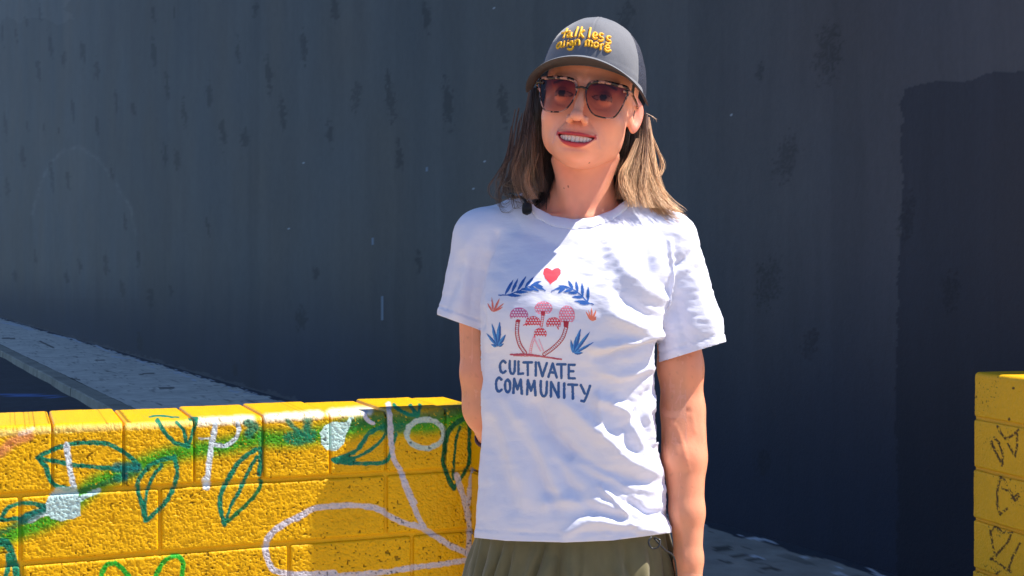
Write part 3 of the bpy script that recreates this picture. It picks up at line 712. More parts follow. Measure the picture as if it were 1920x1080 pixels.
def head_sdf(P):
    L = loc(P); ax = [np.abs(L[0]), L[1], L[2]]
    d = ell(L, (0, .008, .034), (.0735, .092, .083))
    d = smin(d, ell(L, (0, -.026, -.030), (.0650, .061, .0735)), .018)
    d = smin(d, ell(L, (0, -.061, -.082), (.028, .028, .022)), .022)
    d = smin(d, ell(L, (0, -.0790, -.0885), (.0150, .0120, .0110)), .012)
    d = smin(d, ell(L, (0, -.058, -.064), (.0385, .038, .030)), .014)
    d = smin(d, ell(ax, (.045, -.008, -.058), (.010, .028, .017)), .022)      # jaw corner
    d = smin(d, ell(ax, (.0400, -.056, -.030), (.0195, .0195, .0175)), .018)   # smiling cheeks
    d = smin(d, cone(ax, (.008, -.083, .020), (.046, -.066, .020), .0085, .007), .012)
    d = smax(d, -ell(ax, (.0325, -.0960, -.001), (.0190, .0165, .0125)), .012)
    d = smin(d, ell(ax, (.0320, -.0725, -.001), (.0125, .0125, .0115)), .003)
    # nose
    d = smin(d, cone(L, (0, -.0850, .006), (0, -.1095, -.0345), .0068, .0078), .009)
    d = smin(d, ell(L, (0, -.1115, -.0385), (.0098, .0090, .0078)), .005)
    d = smin(d, ell(ax, (.0122, -.0990, -.0415), (.0066, .0092, .0068)), .004)
    d = smax(d, -ell(ax, (.0066, -.1055, -.0490), (.0034, .0048, .0042)), .0015)
    # philtrum and lips
    xs = np.linspace(-.0285, .0285, 9)
    up = [(x, lip_y(x) + .0012, mouth_top(x) + .0022) for x in xs]; lo = [(x, lip_y(x) + .0006, mouth_bot(x) - .0032) for x in xs]
    near = (L[1] < -.05) & (L[2] < -.04) & (L[2] > -.105)
    dn = d[near]; Q = [l[near] for l in L]
    op = np.maximum(Q[2] - mouth_top(Q[0]), mouth_bot(Q[0]) - Q[2]); op = np.maximum(op * .8, np.abs(Q[0]) - .0288)
    du = 1e3; dl = 1e3
    for k in range(8):
        ru = lambda x: .0026 + .0012 * max(0, 1 - (x / .026) ** 2); rl = lambda x: .0022 + .0024 * max(0, 1 - (x / .026) ** 2)
        du = np.minimum(du, cone(Q, up[k], up[k + 1], ru(xs[k]), ru(xs[k + 1]))); dl = np.minimum(dl, cone(Q, lo[k], lo[k + 1], rl(xs[k]), rl(xs[k + 1])))
    dn = smin(dn, np.minimum(du, dl), .0035)
    dn = smax(dn, -np.maximum(op, Q[1] - (lip_y(Q[0]) + .016)), .0016)
    d[near] = dn
    # ears
    ang = -.22; c, s = math.cos(ang), math.sin(ang)
    ex, ey, ez = ax[0] - .0715, ax[1] - .004, ax[2] + .006
    yy, zz_ = ey * c + ez * s, -ey * s + ez * c
    tw = (ex - .52 * yy - .002) * .9
    E_ = [tw, yy, zz_]
    taper = 1 + .35 * np.clip(-zz_ / .03, -1, 1)
    E2 = [E_[0], E_[1] * taper, E_[2]]
    e = ell(E2, (0, 0, 0), (.0062, .0175, .0300))
    e = smax(e, -ell(E_, (.0062, -.002, -.001), (.0064, .0100, .0160)), .003)
    e = smax(e, -ell(E_, (.0062, .006, .012), (.0032, .0060, .0120)), .002)
    d = smin(d, e, .006)
    return d
NB = W(1092, 420, .045)                                                       # base of the neck
def neck_sdf(P):
    d = cone(P, W(1100, 285, .035), W(1092, 372, .052), .0445, .0470)
    d = smin(d, cone(P, W(1092, 372, .052), W(1088, 450, .052), .047, .046), .02)
    d = smin(d, cone(P, W(1060, 402, .055), W(930, 462, .05), .034, .026), .030)
    d = smin(d, cone(P, W(1120, 402, .055), W(1250, 460, .05), .034, .026), .030)
    d = smin(d, ell(P, W(1085, 590, .035), (.110, .066, .150)), .04)
    d = smin(d, cone(P, W(1072, 412, -.004), W(1005, 404, .012), .006, .006), .014)   # collar bones
    d = smin(d, cone(P, W(1102, 412, -.004), W(1165, 404, .012), .006, .006), .014)
    # neck muscles
    d = smin(d, cone(P, W(1045, 300, .02), W(1078, 408, .004), .010, .006), .018)
    d = smin(d, cone(P, W(1150, 295, .02), W(1100, 408, .004), .010, .006), .018)
    return d
def up_sdf(P):
    return smin(head_sdf(P), neck_sdf(P), .012)
c0_ = H2W((0, 0, 0)); lo_ = c0_ + np.array([-.125, -.145, -.26]); hi_ = c0_ + np.array([.125, .115, .145])
Vh, Fh = nets(up_sdf, lo_, hi_, .0017)
Vh = smooth_mesh(Vh, Fh, 2, .4)
# fine facial relief as displacement: smile folds, philtrum
Nh = vnormals(Vh, Fh); Lh = W2H(Vh)
front = (Lh[:, 1] < -.03)
for sx in (-1, 1):
    dd, tt = seg_dist(Lh[:, 0] * sx, Lh[:, 2], spline([(.017, -.040), (.0265, -.050), (.0345, -.062), (.0370, -.073)], 12))
    Vh = Vh - Nh * ((np.exp(-(dd / .0026) ** 2) * .0017 * front * (1 - .4 * tt)))[:, None]
    dd, tt = seg_dist(Lh[:, 0] * sx, Lh[:, 2], spline([(.014, -.010), (.024, -.0175), (.036, -.0165)], 8))
    Vh = Vh - Nh * ((np.exp(-(dd / .0025) ** 2) * .0009 * front))[:, None]
dd = np.hypot(Lh[:, 0] / .0028, (Lh[:, 2] + .0565) / .006); Vh = Vh - Nh * (np.exp(-dd ** 2) * .0012 * front)[:, None]
dd = np.hypot(Lh[:, 0] / .020, (Lh[:, 2] + .0835) / .0035); Vh = Vh - Nh * (np.exp(-dd ** 2) * .0022 * front)[:, None]
SKIN = lin(244, 162, 130)
def skin_col(V):
    n = fbm(V[:, 0] * 60, V[:, 1] * 60, V[:, 2] * 60, seed=200)[:, None]
    c = SKIN[None] * (1 + .09 * n) * (1 + np.array([[.04, -.06, -.08]]) * fbm(V[:, 0] * 18, V[:, 1] * 18, V[:, 2] * 18, seed=201)[:, None])
    sp = vnoise(V[:, 0] * 260, V[:, 1] * 260, V[:, 2] * 260, seed=205)
    return c * (1 - .13 * sstep(.66, .8, sp) * (np.abs(V[:, 0] - HO[0]) > .11))[:, None]
Ch = skin_col(Vh); X, Y, Zl = Lh.T; fr = Y < -.055
red = lambda w_, a, c: None
def blend(C, w, c): return C * (1 - w[:, None]) + np.asarray(c)[None] * w[:, None]
Ch = blend(Ch, .30 * np.exp(-((abs(X) - .042) / .018) ** 2 - ((Zl + .036) / .016) ** 2) * fr, lin(222, 128, 112))
Ch = blend(Ch, .22 * np.exp(-(X / .014) ** 2 - ((Zl + .040) / .012) ** 2) * fr, lin(215, 120, 105))
Ch = blend(Ch, .45 * (abs(X) > .074) * (Zl < .03), lin(225, 122, 110))
LIP = lin(186, 46, 60)
wu = sstep(-.0008, .0008, Zl - mouth_top(X) + .0030) * (1 - sstep(-.0008, .0010, Zl - mouth_top(X) - .0052 * np.clip(1 - (X / .034) ** 2, .0, 1)))
wl = (1 - sstep(-.0008, .0008, Zl - mouth_bot(X) - .004)) * sstep(-.0010, .0008, Zl - mouth_bot(X) + .0088 * np.clip(1 - (X / .031) ** 2, .0, 1))
inside = (Y > lip_y(X) + .005) & (Zl < mouth_top(X) + .002) & (Zl > mouth_bot(X) - .002) & (abs(X) < .031) & (Y < -.05)
lipm = np.clip(wu + wl, 0, 1) * (abs(X) < .0312) * (Zl < mouth_top(X) + .0056) * (Y < lip_y(X) + .010)
Ch = blend(Ch, lipm * .95, LIP); Ch = np.where(inside[:, None], lin(110, 26, 32)[None], Ch)
eb = np.hypot(abs(X) - .0320, Zl + .0005)                                   # eye white, iris, lash line behind the lenses
eye = (abs(X - np.sign(X) * .032) / .0145) ** 2 + ((Zl + .001) / .0040) ** 2
fe = (Y < -.070) & (abs(X) > .014) & (abs(X) < .05)
Ch = np.where((fe & (eye < 1))[:, None], lin(196, 150, 134)[None], Ch)
Ch = np.where((fe & (eye < 1) & (np.hypot(abs(X) - .0320, Zl + .0005) < .0055))[:, None], lin(70, 50, 35)[None], Ch)
Ch = np.where((fe & (eye >= 1) & (eye < 1.5))[:, None], lin(120, 72, 58)[None], Ch)
dbr, tb = seg_dist(abs(X), Zl, [(.014, .017), (.030, .0215), (.048, .016)]); Ch = blend(Ch, .75 * (1 - sstep(.0015, .0032 - .001, dbr)) * fr, lin(85, 58, 40))
scalp = (Zl > .045) | ((Y > .0) & (Zl > -.03) & (abs(X) < .073)) | (Y > .03) & (Zl > -.07) | ((abs(X) > .052) & (abs(X) < .0700) & (Y > -.030) & (Zl > .022))
Ch = np.where(scalp[:, None], lin(60, 45, 36)[None], Ch)
for (mx, my, r_) in ((1065, 350, 1.6), (1057, 352, 1.0), (1105, 305, 1.2)):                    # small moles
    u, v = proj(Vh); Ch = np.where(((np.hypot(u - mx, v - my) < r_) & (Vh[:, 1] < HO[1] + .02))[:, None], lin(120, 70, 50)[None], Ch)
# ---- torso, arms, hands and legs
A_L = [W(900, 470, .048), W(893, 560, .048), W(903, 700, .05), W(906, 765, .055), W(945, 850, .105), W(990, 920, .150)]
A_R = [W(1256, 474, .045), W(1268, 580, .045), W(1275, 690, .04), W(1280, 765, .035), W(1283, 860, .010), W(1288, 960, -.008), W(1291, 1048, -.018), W(1292, 1085, -.022)]
RR_R = [.034, .0340, .0345, .0335, .0330, .0268, .0215, .0210]; RR_L = [.034, .029, .0335, .031, .029, .021]
def arm_sdf(P):
    d = 1e3
    for k in range(len(A_R) - 1): d = smin(d, cone(P, A_R[k], A_R[k + 1], RR_R[k], RR_R[k + 1]), .012 if k else .001) if k else cone(P, A_R[0], A_R[1], RR_R[0], RR_R[1])
    d = smin(d, ell(P, W(1302, 830, .020), (.012, .020, .055)), .02)           # forearm muscle
    d = smin(d, ell(P, W(1262, 815, .018), (.010, .016, .05)), .02)
    d = smin(d, ell(P, W(1292, 690, .028), (.018, .024, .04)), .018)
    q = cone(P, A_L[0], A_L[1], RR_L[0], RR_L[1])
    for k in range(1, len(A_L) - 1): q = smin(q, cone(P, A_L[k], A_L[k + 1], RR_L[k], RR_L[k + 1]), .012)
    q = smin(q, ell(P, W(893, 745, .05), (.016, .02, .05)), .015)
    return np.minimum(d, q)
def torso_sdf(P):
    d = ell(P, W(1085, 590, .035), (.112, .070, .155))
    d = smin(d, ell(P, W(1070, 760, .03), (.108, .074, .16)), .06)
    d = smin(d, ell(P, W(1072, 1000, .03), (.135, .088, .13)), .06)
    for sx, xa in ((-1, 1010), (1, 1134)):
        hip, kn, an = W(xa, 1060, .03), W(xa + sx * 8, 1500, .02), W(xa + sx * 10, 1960, .05)
        d = smin(d, cone(P, hip, kn, .078, .052), .03); d = smin(d, cone(P, kn, an, .052, .034), .02)
        d = smin(d, cone(P, an + np.array([0, .02, -.03]), an + np.array([0, -.10, -.05]), .030, .026), .02)
    return smin(d, arm_sdf(P), .01)
Vb, Fb = nets(torso_sdf, W(862, 455, 0) * [1, 0, 1] + [0, 1.80, 0], W(1345, 2035, 0) * [1, 0, 1] + [0, 2.30, 0], .0062) if False else (None, None)
def arm_only(P): return arm_sdf(P)
parts = [(Vh, Fh, Ch)]
lo_ = np.array([W(862, 0)[0] - .005, 1.93, W(0, 1108)[2]]); hi_ = np.array([W(1332, 0)[0] + .02, 2.22, W(0, 440)[2]])
Va, Fa = nets(arm_only, lo_, hi_, .0034); Va = smooth_mesh(Va, Fa, 3, .5)
Na = vnormals(Va, Fa); ua, va = proj(Va)
for pts, w_, am in (([(1258, 790), (1270, 806), (1282, 840), (1290, 880)], 3.2, .0013), ([(1240, 770), (1262, 778), (1290, 770)], 5, -.0016), ([(1270, 940), (1280, 1010), (1284, 1060)], 3.5, .0010), ([(1298, 780), (1303, 810)], 4, .001)):
    dd, _ = seg_dist(ua, va, spline(pts, 14)); Va = Va + Na * (np.exp(-(dd / w_) ** 2) * am * (Na[:, 1] < -.1))[:, None]
Va = Va + Na * (.0004 * fbm(Va[:, 0] * 60, Va[:, 1] * 60, Va[:, 2] * 35, seed=210))[:, None]
Ca = skin_col(Va) * np.array([[.93, .86, .77]])
parts.append((Va, Fa, Ca))
def lower(P): 
    return torso_sdf(P)
zs = W(0, 455)[2]
lo_ = np.array([W(900, 0)[0] - .03, 1.86, -.02]); hi_ = np.array([W(1250, 0)[0] + .03, 2.20, zs])
Vt, Ft = nets(lower, lo_, hi_, .009); parts.append((Vt, Ft, skin_col(Vt)))
# hands: palm, four unequal bent fingers and a thumb each
def hand_sdf(P, wr, down, across, fwd, s=1.0):
    B = np.stack([across, fwd, down]).astype(float)                           # rows
    q = [P[i] - wr[i] for i in range(3)]
    L = [(q[0] * B[j, 0] + q[1] * B[j, 1] + q[2] * B[j, 2]) / s for j in range(3)]
    d = cone(L, (0, 0, -.03), (0, 0, .012), .0215, .021)
    d = smin(d, ell(L, (-.002, .001, .048), (.038, .0145, .047)), .012)
    for (x, l, bend, r_) in ((-.029, .058, .25, .0082), (-.010, .068, .32, .0086), (.009, .064, .38, .0083), (.027, .050, .45, .0072)):
        p = np.array([x * .9, 0, .083 - abs(x) * .15]); dirv = np.array([x * 1.2, .10, 1.0]); dirv /= np.linalg.norm(dirv); f = cone(L, p + np.array([0, 0, -.025]), p, r_ * 1.05, r_)
        for k, fr_ in enumerate((.45, .32, .25)):
            c_, s_ = math.cos(bend), math.sin(bend); dirv = np.array([dirv[0], dirv[1] * c_ + dirv[2] * s_ * .9, dirv[2] * c_ - dirv[1] * s_]); dirv /= np.linalg.norm(dirv)
            p2 = p + dirv * l * fr_; f = smin(f, cone(L, p, p2, r_ * (1 - .07 * k), r_ * (1 - .07 * (k + 1))), .002); p = p2
        d = smin(d, f, .004)
    t = [np.array([-.020, .004, .020]), np.array([-.041, .014, .046]), np.array([-.046, .022, .070]), np.array([-.043, .028, .090])]
    f = cone(L, t[0], t[1], .0135, .0105); f = smin(f, cone(L, t[1], t[2], .0102, .0092), .003); f = smin(f, cone(L, t[2], t[3], .0092, .0075), .003)
    return smin(d, f, .008) * s
wr = A_R[-1]; dwn = np.array([.02, -.10, -1.0]); dwn /= np.linalg.norm(dwn); acr = np.array([.35, .94, 0]); acr /= np.linalg.norm(acr); acr = acr - dwn * (acr @ dwn); acr /= np.linalg.norm(acr); fw = np.cross(dwn, acr)
if fw[0] > 0: fw = -fw
hs = lambda P: hand_sdf(P, wr, dwn, acr, fw)
Vg, Fg = nets(hs, wr + [-.09, -.09, -.19], wr + [.08, .08, .04], .0026); Vg = smooth_mesh(Vg, Fg, 2); parts.append((Vg, Fg, skin_col(Vg) * np.array([[1.0, .93, .88]])))
wl_ = A_L[-1]; dw2 = np.array([.62, .35, -.70]); dw2 /= np.linalg.norm(dw2); ac2 = np.cross(dw2, [0, 1.0, 0]); ac2 /= np.linalg.norm(ac2); fw2 = np.cross(dw2, ac2)
hs2 = lambda P: hand_sdf(P, wl_, dw2, ac2, fw2)
Vg, Fg = nets(hs2, wl_ + [-.10, -.10, -.17], wl_ + [.17, .16, .06], .0035); Vg = smooth_mesh(Vg, Fg, 2); parts.append((Vg, Fg, skin_col(Vg)))
V, F, C = join(parts)
m_, nt, b = newmat('skin')
at = N(nt, 'ShaderNodeAttribute'); at.attribute_name = 'col'; nt.links.new(at.outputs['Color'], b.inputs['Base Color'])
b.inputs['Roughness'].default_value = .42; b.inputs['Specular IOR Level'].default_value = .42
b.inputs['Subsurface Weight'].default_value = .15; b.inputs['Subsurface Scale'].default_value = .005; b.inputs['Subsurface Radius'].default_value = (1, .32, .18)
bn = N(nt, 'ShaderNodeBump'); bn.inputs['Strength'].default_value = .6; bn.inputs['Distance'].default_value = .0007
nt.links.new(noise_node(nt, coords(nt, 1), 600, 4, .7), bn.inputs['Height']); nt.links.new(bn.outputs[0], b.inputs['Normal'])
M_SKIN = m_
wmesh('body', V, F, M_SKIN, col=C)
# teeth
tp = []
for row, (n_t, zc_, hh_, wd) in enumerate(((10, lambda x: mouth_top(x) - .0038, .0102, .0052),)):
    xs = (np.arange(n_t) - (n_t - 1) / 2)
    wds = np.array([.0036, .0042, .0049, .0053, .0064, .0064, .0053, .0049, .0042, .0036]); xc = np.cumsum(wds) - wds / 2 - wds.sum() / 2
    for k in range(n_t):
        x = xc[k]; y = lip_y(x) + .0052; hz_ = hh_ * [.62, .72, .86, .84, 1, 1, .84, .86, .72, .62][k]
        # barrel-shaped tooth
        u = np.linspace(-1, 1, 7); w2 = np.linspace(-1, 1, 7); UU, WW = np.meshgrid(u, w2)
        rr = (1 - np.abs(UU) ** 4) * (1 - .6 * np.abs(WW) ** 4)
        px_ = x + UU * wds[k] * .49 * (1 - .12 * (WW < 0) * np.abs(WW) ** 2); pz_ = zc_(x) - .0002 + WW * hz_ / 2 + .0; py_ = y - .0016 * rr + 15 * 0
        Vt_ = np.stack([px_, py_ + 15 * (px_ ** 2 - x ** 2), pz_], -1).reshape(-1, 3); tp.append((H2W(Vt_), grid_faces(7, 7)))
V, F, _ = join(tp); M_TEETH = mat_simple('tooth_enamel', lin(250, 218, 198), .25, .03, 200)
wmesh('teeth', V, F, M_TEETH)
# ------------------------------------------------------------------ t-shirt
ST = np.array([  # photo row, left edge, right edge, half depth, centre offset
 (330, 1060, 1110, .010, .05), (365, 1010, 1165, .030, .05), (395, 965, 1212, .050, .048), (430, 925, 1250, .072, .040), (475, 903, 1264, .094, .032), (530, 898, 1256, .110, .024), (585, 900, 1242, .120, .016),
 (630, 904, 1230, .120, .014), (680, 907, 1228, .114, .018), (740, 907, 1229, .108, .022), (820, 902, 1232, .106, .022), (900, 896, 1243, .108, .020), (1000, 890, 1256, .112, .018), (1100, 884, 1268, .116, .018)], float)
zst = np.array([W(0, r_[0])[2] for r_ in ST])[::-1]
xls = np.array([W(r_[1], 540)[0] for r_ in ST])[::-1]; xrs = np.array([W(r_[2], 540)[0] for r_ in ST])[::-1]; bs = ST[::-1, 3]; cs = ST[::-1, 4] + 2.02
def pch(xp, yp):                                                            # smooth interpolation table
    zz = np.linspace(xp[0], xp[-1], 900); y = np.interp(zz, xp, yp); k = np.exp(-np.linspace(-2, 2, 61) ** 2); k /= k.sum()
    yy = np.convolve(np.pad(y, 30, mode='edge'), k, 'valid'); return zz, yy
TA = pch(zst, (xrs - xls) / 2); TC = pch(zst, (xrs + xls) / 2); TB = pch(zst, bs); TY = pch(zst, cs)
def tor(P):
    z1 = P[2][0, 0, :] if P[2].ndim == 3 else P[2]
    a, cx, b_, cy = [np.interp(z1, *T).astype(np.float32) for T in (TA, TC, TB, TY)]
    x, y = (P[0] - cx) / a, (P[1] - cy) / b_
    k = (np.abs(x) ** 2.35 + np.abs(y) ** 2.35) ** (1 / 2.35)
    return (k - 1) * np.minimum(a, b_) * .9
def shirt_sdf(P):
    d = tor(P)
    d = smin(d, cone(P, W(1010, 402, .05), W(905, 442, .045), .036, .042), .035)
    d = smin(d, cone(P, W(1165, 404, .05), W(1252, 446, .045), .036, .040), .035)
    d = smin(d, ell(P, W(1005, 585, -.045), (.062, .050, .060)), .05)
    d = smin(d, ell(P, W(1136, 590, -.045), (.062, .050, .060)), .05)
    sl = cone(P, W(900, 444, .045), W(863, 585, .040), .0415, .0345); sl = smin(sl, cone(P, W(863, 585, .040), W(858, 690, .038), .0350, .036), .01)
    d = smin(d, sl, .018)
    sr = cone(P, W(1258, 450, .045), W(1294, 612, .035), .0425, .050); sr = smin(sr, cone(P, W(1294, 610, .035), W(1310, 760, .030), .0510, .058), .01)
    d = smin(d, sr, .016)
    return d
lo_ = np.array([W(790, 0)[0], 1.84, W(0, 1062)[2]]); hi_ = np.array([W(1405, 0)[0], 2.22, W(0, 335)[2]])
Vs, Fs = nets(shirt_sdf, lo_, hi_, .0031)
Vs = smooth_mesh(Vs, Fs, 4, .5)
Fs = tris_of(Fs)
Ns = vnormals(Vs, Fs); us, vs_ = proj(Vs)
fw_ = sstep(-.05, .35, -Ns[:, 1])                                          # front-facing weight
# folds: points in the picture, width, height (+ ridge / - valley), metres
FOLDS = [
 ([(1008, 765), (1050, 828), (1105, 878), (1165, 902), (1240, 912)], 15, -.0110), ([(1050, 752), (1110, 800), (1165, 852), (1240, 900)], 17, .0085), ([(1080, 862), (1120, 886), (1180, 908), (1245, 918)], 11, .0100),
 ([(920, 740), (950, 830), (985, 925)], 22, .0055), ([(925, 800), (940, 870), (962, 950)], 16, -.0050), ([(955, 748), (1000, 830), (1040, 915)], 14, .0060), ([(985, 800), (1015, 880), (1040, 950)], 13, -.0055),
 ([(1045, 870), (1080, 920), (1130, 960), (1175, 975)], 11, -.0042), ([(1025, 945), (1090, 935), (1160, 960), (1245, 985)], 12, .0048), ([(1130, 915), (1160, 950), (1180, 985)], 6, .0035), ([(1060, 1000), (1110, 975), (1170, 985), (1250, 1000)], 10, .0050), ([(1180, 940), (1215, 960), (1250, 962)], 7, -.0040),
 ([(1110, 650), (1160, 642), (1200, 640), (1234, 628)], 9, .0070), ([(1120, 672), (1170, 660), (1236, 640)], 8, -.0075), ([(1128, 700), (1170, 705), (1215, 690)], 10, .0050), ([(1125, 745), (1170, 770), (1190, 820), (1215, 860)], 11, .0070), ([(1215, 735), (1190, 775), (1170, 800)], 8, -.0050), ([(1232, 745), (1212, 775), (1226, 830)], 8, .0045), ([(1120, 740), (1128, 790), (1122, 810)], 8, .0040),
 ([(1140, 455), (1165, 500), (1205, 540), (1250, 560)], 13, .0080), ([(1210, 455), (1224, 500), (1240, 540)], 12, -.0080), ([(1150, 540), (1190, 575), (1232, 600)], 11, -.0045), ([(1145, 590), (1190, 610), (1225, 625)], 12, .0055),
 ([(1256, 450), (1259, 500), (1253, 560), (1240, 605), (1230, 632)], 4.5, .0042), ([(1262, 500), (1290, 480), (1312, 462)], 4, -.0032), ([(1265, 515), (1300, 495), (1322, 485)], 7, .0030), ([(1262, 560), (1285, 620), (1290, 665)], 14, -.0040), ([(1300, 520), (1330, 600), (1345, 640)], 12, .0035),
 ([(930, 440), (905, 500), (900, 570), (903, 612)], 6, -.0060), ([(880, 445), (868, 520), (858, 590)], 14, .0045), ([(905, 450), (888, 520), (882, 590)], 10, -.0030), ([(870, 480), (850, 540), (832, 585)], 10, -.0028),
 ([(975, 425), (1020, 450), (1070, 462)], 15, -.0030), ([(1235, 640), (1233, 720), (1236, 800), (1240, 900), (1246, 1000)], 4, .0030),
 ([(905, 640), (915, 720), (905, 800)], 14, .0030)]
disp = np.zeros(len(Vs))
ju = us + 5 * fbm(us / 38, vs_ / 38, seed=301); jv = vs_ + 5 * fbm(us / 38, vs_ / 38, seed=302)
for pts, w_, am in FOLDS:
    P_ = spline(pts, 26); m = (ju > P_[:, 0].min() - 4 * w_) & (ju < P_[:, 0].max() + 4 * w_) & (jv > P_[:, 1].min() - 4 * w_) & (jv < P_[:, 1].max() + 4 * w_)
    d, t = seg_dist(ju[m], jv[m], P_)
    disp[m] += am * (1.7 if np.mean(P_[:, 1]) > 700 else 1.5) * np.exp(-(d / w_) ** 2) * (.35 + .65 * np.sin(np.pi * np.clip(t * .9 + .05, 0, 1)) ** .6)
rgt = sstep(1040, 1150, us)
dg = (us * .5 + vs_) ; 
disp = disp * fw_ + (.0010 + .0009 * rgt) * fbm(us / 42, vs_ / 15, seed=310, o=3) * sstep(400, 440, vs_) + .0020 * fbm(us / 60 + vs_ / 90, vs_ / 44 - us / 80, seed=312, o=2)
disp *= 1 - .45 * sstep(1265, 1300, us)
disp += (.0008 * rgt + .0002) * fbm(us / 15, vs_ / 6.5, seed=315, o=2)
Vs = Vs + Ns * disp[:, None]
# openings: hem, cuffs, neck
HEM = np.array([(860, 1008), (889, 1008), (950, 1014), (1060, 1017), (1150, 1013), (1255, 999), (1300, 994)], float)
us, vs_ = proj(Vs)
hemz = lambda u: np.interp(u, HEM[:, 0], HEM[:, 1])
fh = (hemz(us) - vs_) / 1200
def side(p, q, u, v):                                                     # signed distance (px) above the line p-q
    d = np.array(q, float) - p; n = np.array([d[1], -d[0]]) / np.linalg.norm(d); return (u - p[0]) * n[0] + (v - p[1]) * n[1]
cl = side((815, 588), (900, 619), us, vs_); cr = side((1230, 681), (1370, 638), us, vs_)
cu = np.where(us < 902.5, cl, 99.0); cu = np.where((us > 1229.5) & (vs_ < 790), cr, cu)
fc = np.where((us < 902.5) & (vs_ < 760), cl, np.where((us > 1229.5) & (vs_ < 830), cr, 50)) / 1200
NK = np.array([(960, 300), (984, 352), (1003, 388), (1036, 405), (1075, 411.5), (1110, 408.5), (1148, 394), (1176, 373), (1192, 345), (1215, 300)], float)
bk = sstep(2.045, 2.075, Vs[:, 1]); nz = np.interp(us, NK[:, 0], NK[:, 1]); nb = np.interp(us, [960, 990, 1085, 1185, 1215], [300, 352, 372, 352, 300])
fn_ = (vs_ - (nz * (1 - bk) + nb * bk)) / 1200
V1, F1, n1, h1, c1 = clip(Vs, Fs, np.minimum(fh, fc), (fn_, fh, fc))
V1, F1, n1, h1, c1 = clip(V1, F1, n1, (n1, h1, c1))
CW = .0155
# main cloth, without the ribbed collar band
V2, F2, n2, h2, c2 = clip(V1, F1, n1 - CW, (n1, h1, c1))
N2 = vnormals(V2, F2)
for f_, w_ in ((h2, .0125), (c2, .0125)):                                  # stitched hems
    V2 = V2 + N2 * ((.0009 * (1 - sstep(w_ - .002, w_ + .001, f_))) - .0012 * np.exp(-((f_ - w_ - .0012) / .0012) ** 2))[:, None]
def cloth_mat(name, rib=False):
    m, nt, b = newmat(name); b.inputs['Base Color'].default_value = (.77, .775, .92, 1); b.inputs['Roughness'].default_value = .85
    b.inputs['Specular IOR Level'].default_value = .25; b.inputs['Sheen Weight'].default_value = .15
    vec = coords(nt, 1); b1 = N(nt, 'ShaderNodeBump'); b1.inputs['Strength'].default_value = .4; b1.inputs['Distance'].default_value = .0012
    mp = coords(nt, 1, (1, 1, 2.4)); nt.links.new(noise_node(nt, mp, 120, 5, .6), b1.inputs['Height'])
    b2 = N(nt, 'ShaderNodeBump'); b2.inputs['Strength'].default_value = .25; b2.inputs['Distance'].default_value = .0005
    nt.links.new(noise_node(nt, vec, 1400, 2, .5), b2.inputs['Height']); nt.links.new(b1.outputs[0], b2.inputs['Normal']); nt.links.new(b2.outputs[0], b.inputs['Normal'])
    tr = N(nt, 'ShaderNodeBsdfTranslucent'); tr.inputs['Color'].default_value = (.8, .8, .8, 1); mx = N(nt, 'ShaderNodeMixShader'); mx.inputs[0].default_value = .10
    out = nt.nodes['Material Output']; nt.links.new(b.outputs[0], mx.inputs[1]); nt.links.new(tr.outputs[0], mx.inputs[2]); nt.links.new(mx.outputs[0], out.inputs[0])
    return m
M_SHIRT = cloth_mat('white_cotton')
shirt = wmesh('t_shirt', V2, F2, M_SHIRT)
md = shirt.modifiers.new('thickness', 'SOLIDIFY'); md.thickness = .0012; md.offset = -1
VC, FC, nc_, hc_, cc_ = clip(V1, F1, (CW + .0006) - n1, (n1, h1, c1))
NC_ = vnormals(VC, FC); prof = np.sin(np.clip(nc_ / CW, 0, 1) * np.pi) ** .5
VC = VC + NC_ * (.0006 + .0022 * prof)[:, None]
co = wmesh('collar', VC, FC, M_SHIRT, parent=shirt)
md = co.modifiers.new('thickness', 'SOLIDIFY'); md.thickness = .0016; md.offset = -1
# ---- the print: a thin layer of ink lying on the cloth
BLU, BL2, SLT = lin(26, 88, 168), lin(66, 138, 208), lin(44, 88, 148)
RED, DRD, PNK, CRL, ORG, MAG = lin(214, 48, 72), lin(170, 34, 60), lin(232, 122, 150), lin(222, 120, 108), lin(232, 122, 84), lin(200, 96, 150)
z = lambda *p: Zm(880, 480, 3.6, p)
zz = lambda p: (880 + p[0] / 3.6, 480 + p[1] / 3.6)
G = []                                                                     # ink shapes, painted in order
def leafy(a, b_, w, c, c2=None): G.append(('leaf', zz(a), zz(b_), w / 3.6, c, c2))
def line(pts, w, c): G.append(('line', np.array(spline(z(*pts), 5 * len(pts)) if len(pts) > 2 else z(*pts)), w / 3.6, c))
def sharp(pts, w, c): G.append(('line', np.array(z(*pts)), w / 3.6, c))
def disc(cx, cy, rx, ry, c, top=None): G.append(('disc', zz((cx, cy)), rx / 3.6, ry / 3.6, c, top))
G.append(('poly', z((546, 192), (512, 150), (497, 118), (503, 88), (522, 78), (545, 86), (556, 98), (575, 84), (600, 80), (618, 94), (616, 122), (588, 162)), RED))
for s_, base in ((1, None), (-1, None)):
    pass
line([(200, 264), (260, 262), (330, 238), (400, 208), (460, 204), (512, 234)], 4.5, BLU)
for a, b_ in (((240, 262), (298, 158)), ((285, 248), (330, 150)), ((325, 235), (384, 134)), ((375, 212), (438, 138)), ((415, 200), (488, 168)), ((250, 262), (352, 270)), ((300, 244), (400, 244)), ((350, 222), (436, 232)), ((400, 206), (474, 240)), ((440, 200), (512, 232)), ((430, 190), (500, 210))): leafy(a, b_, 15, BLU)
line([(556, 238), (620, 212), (690, 222), (750, 262), (800, 312), (836, 326)], 4.5, BLU)
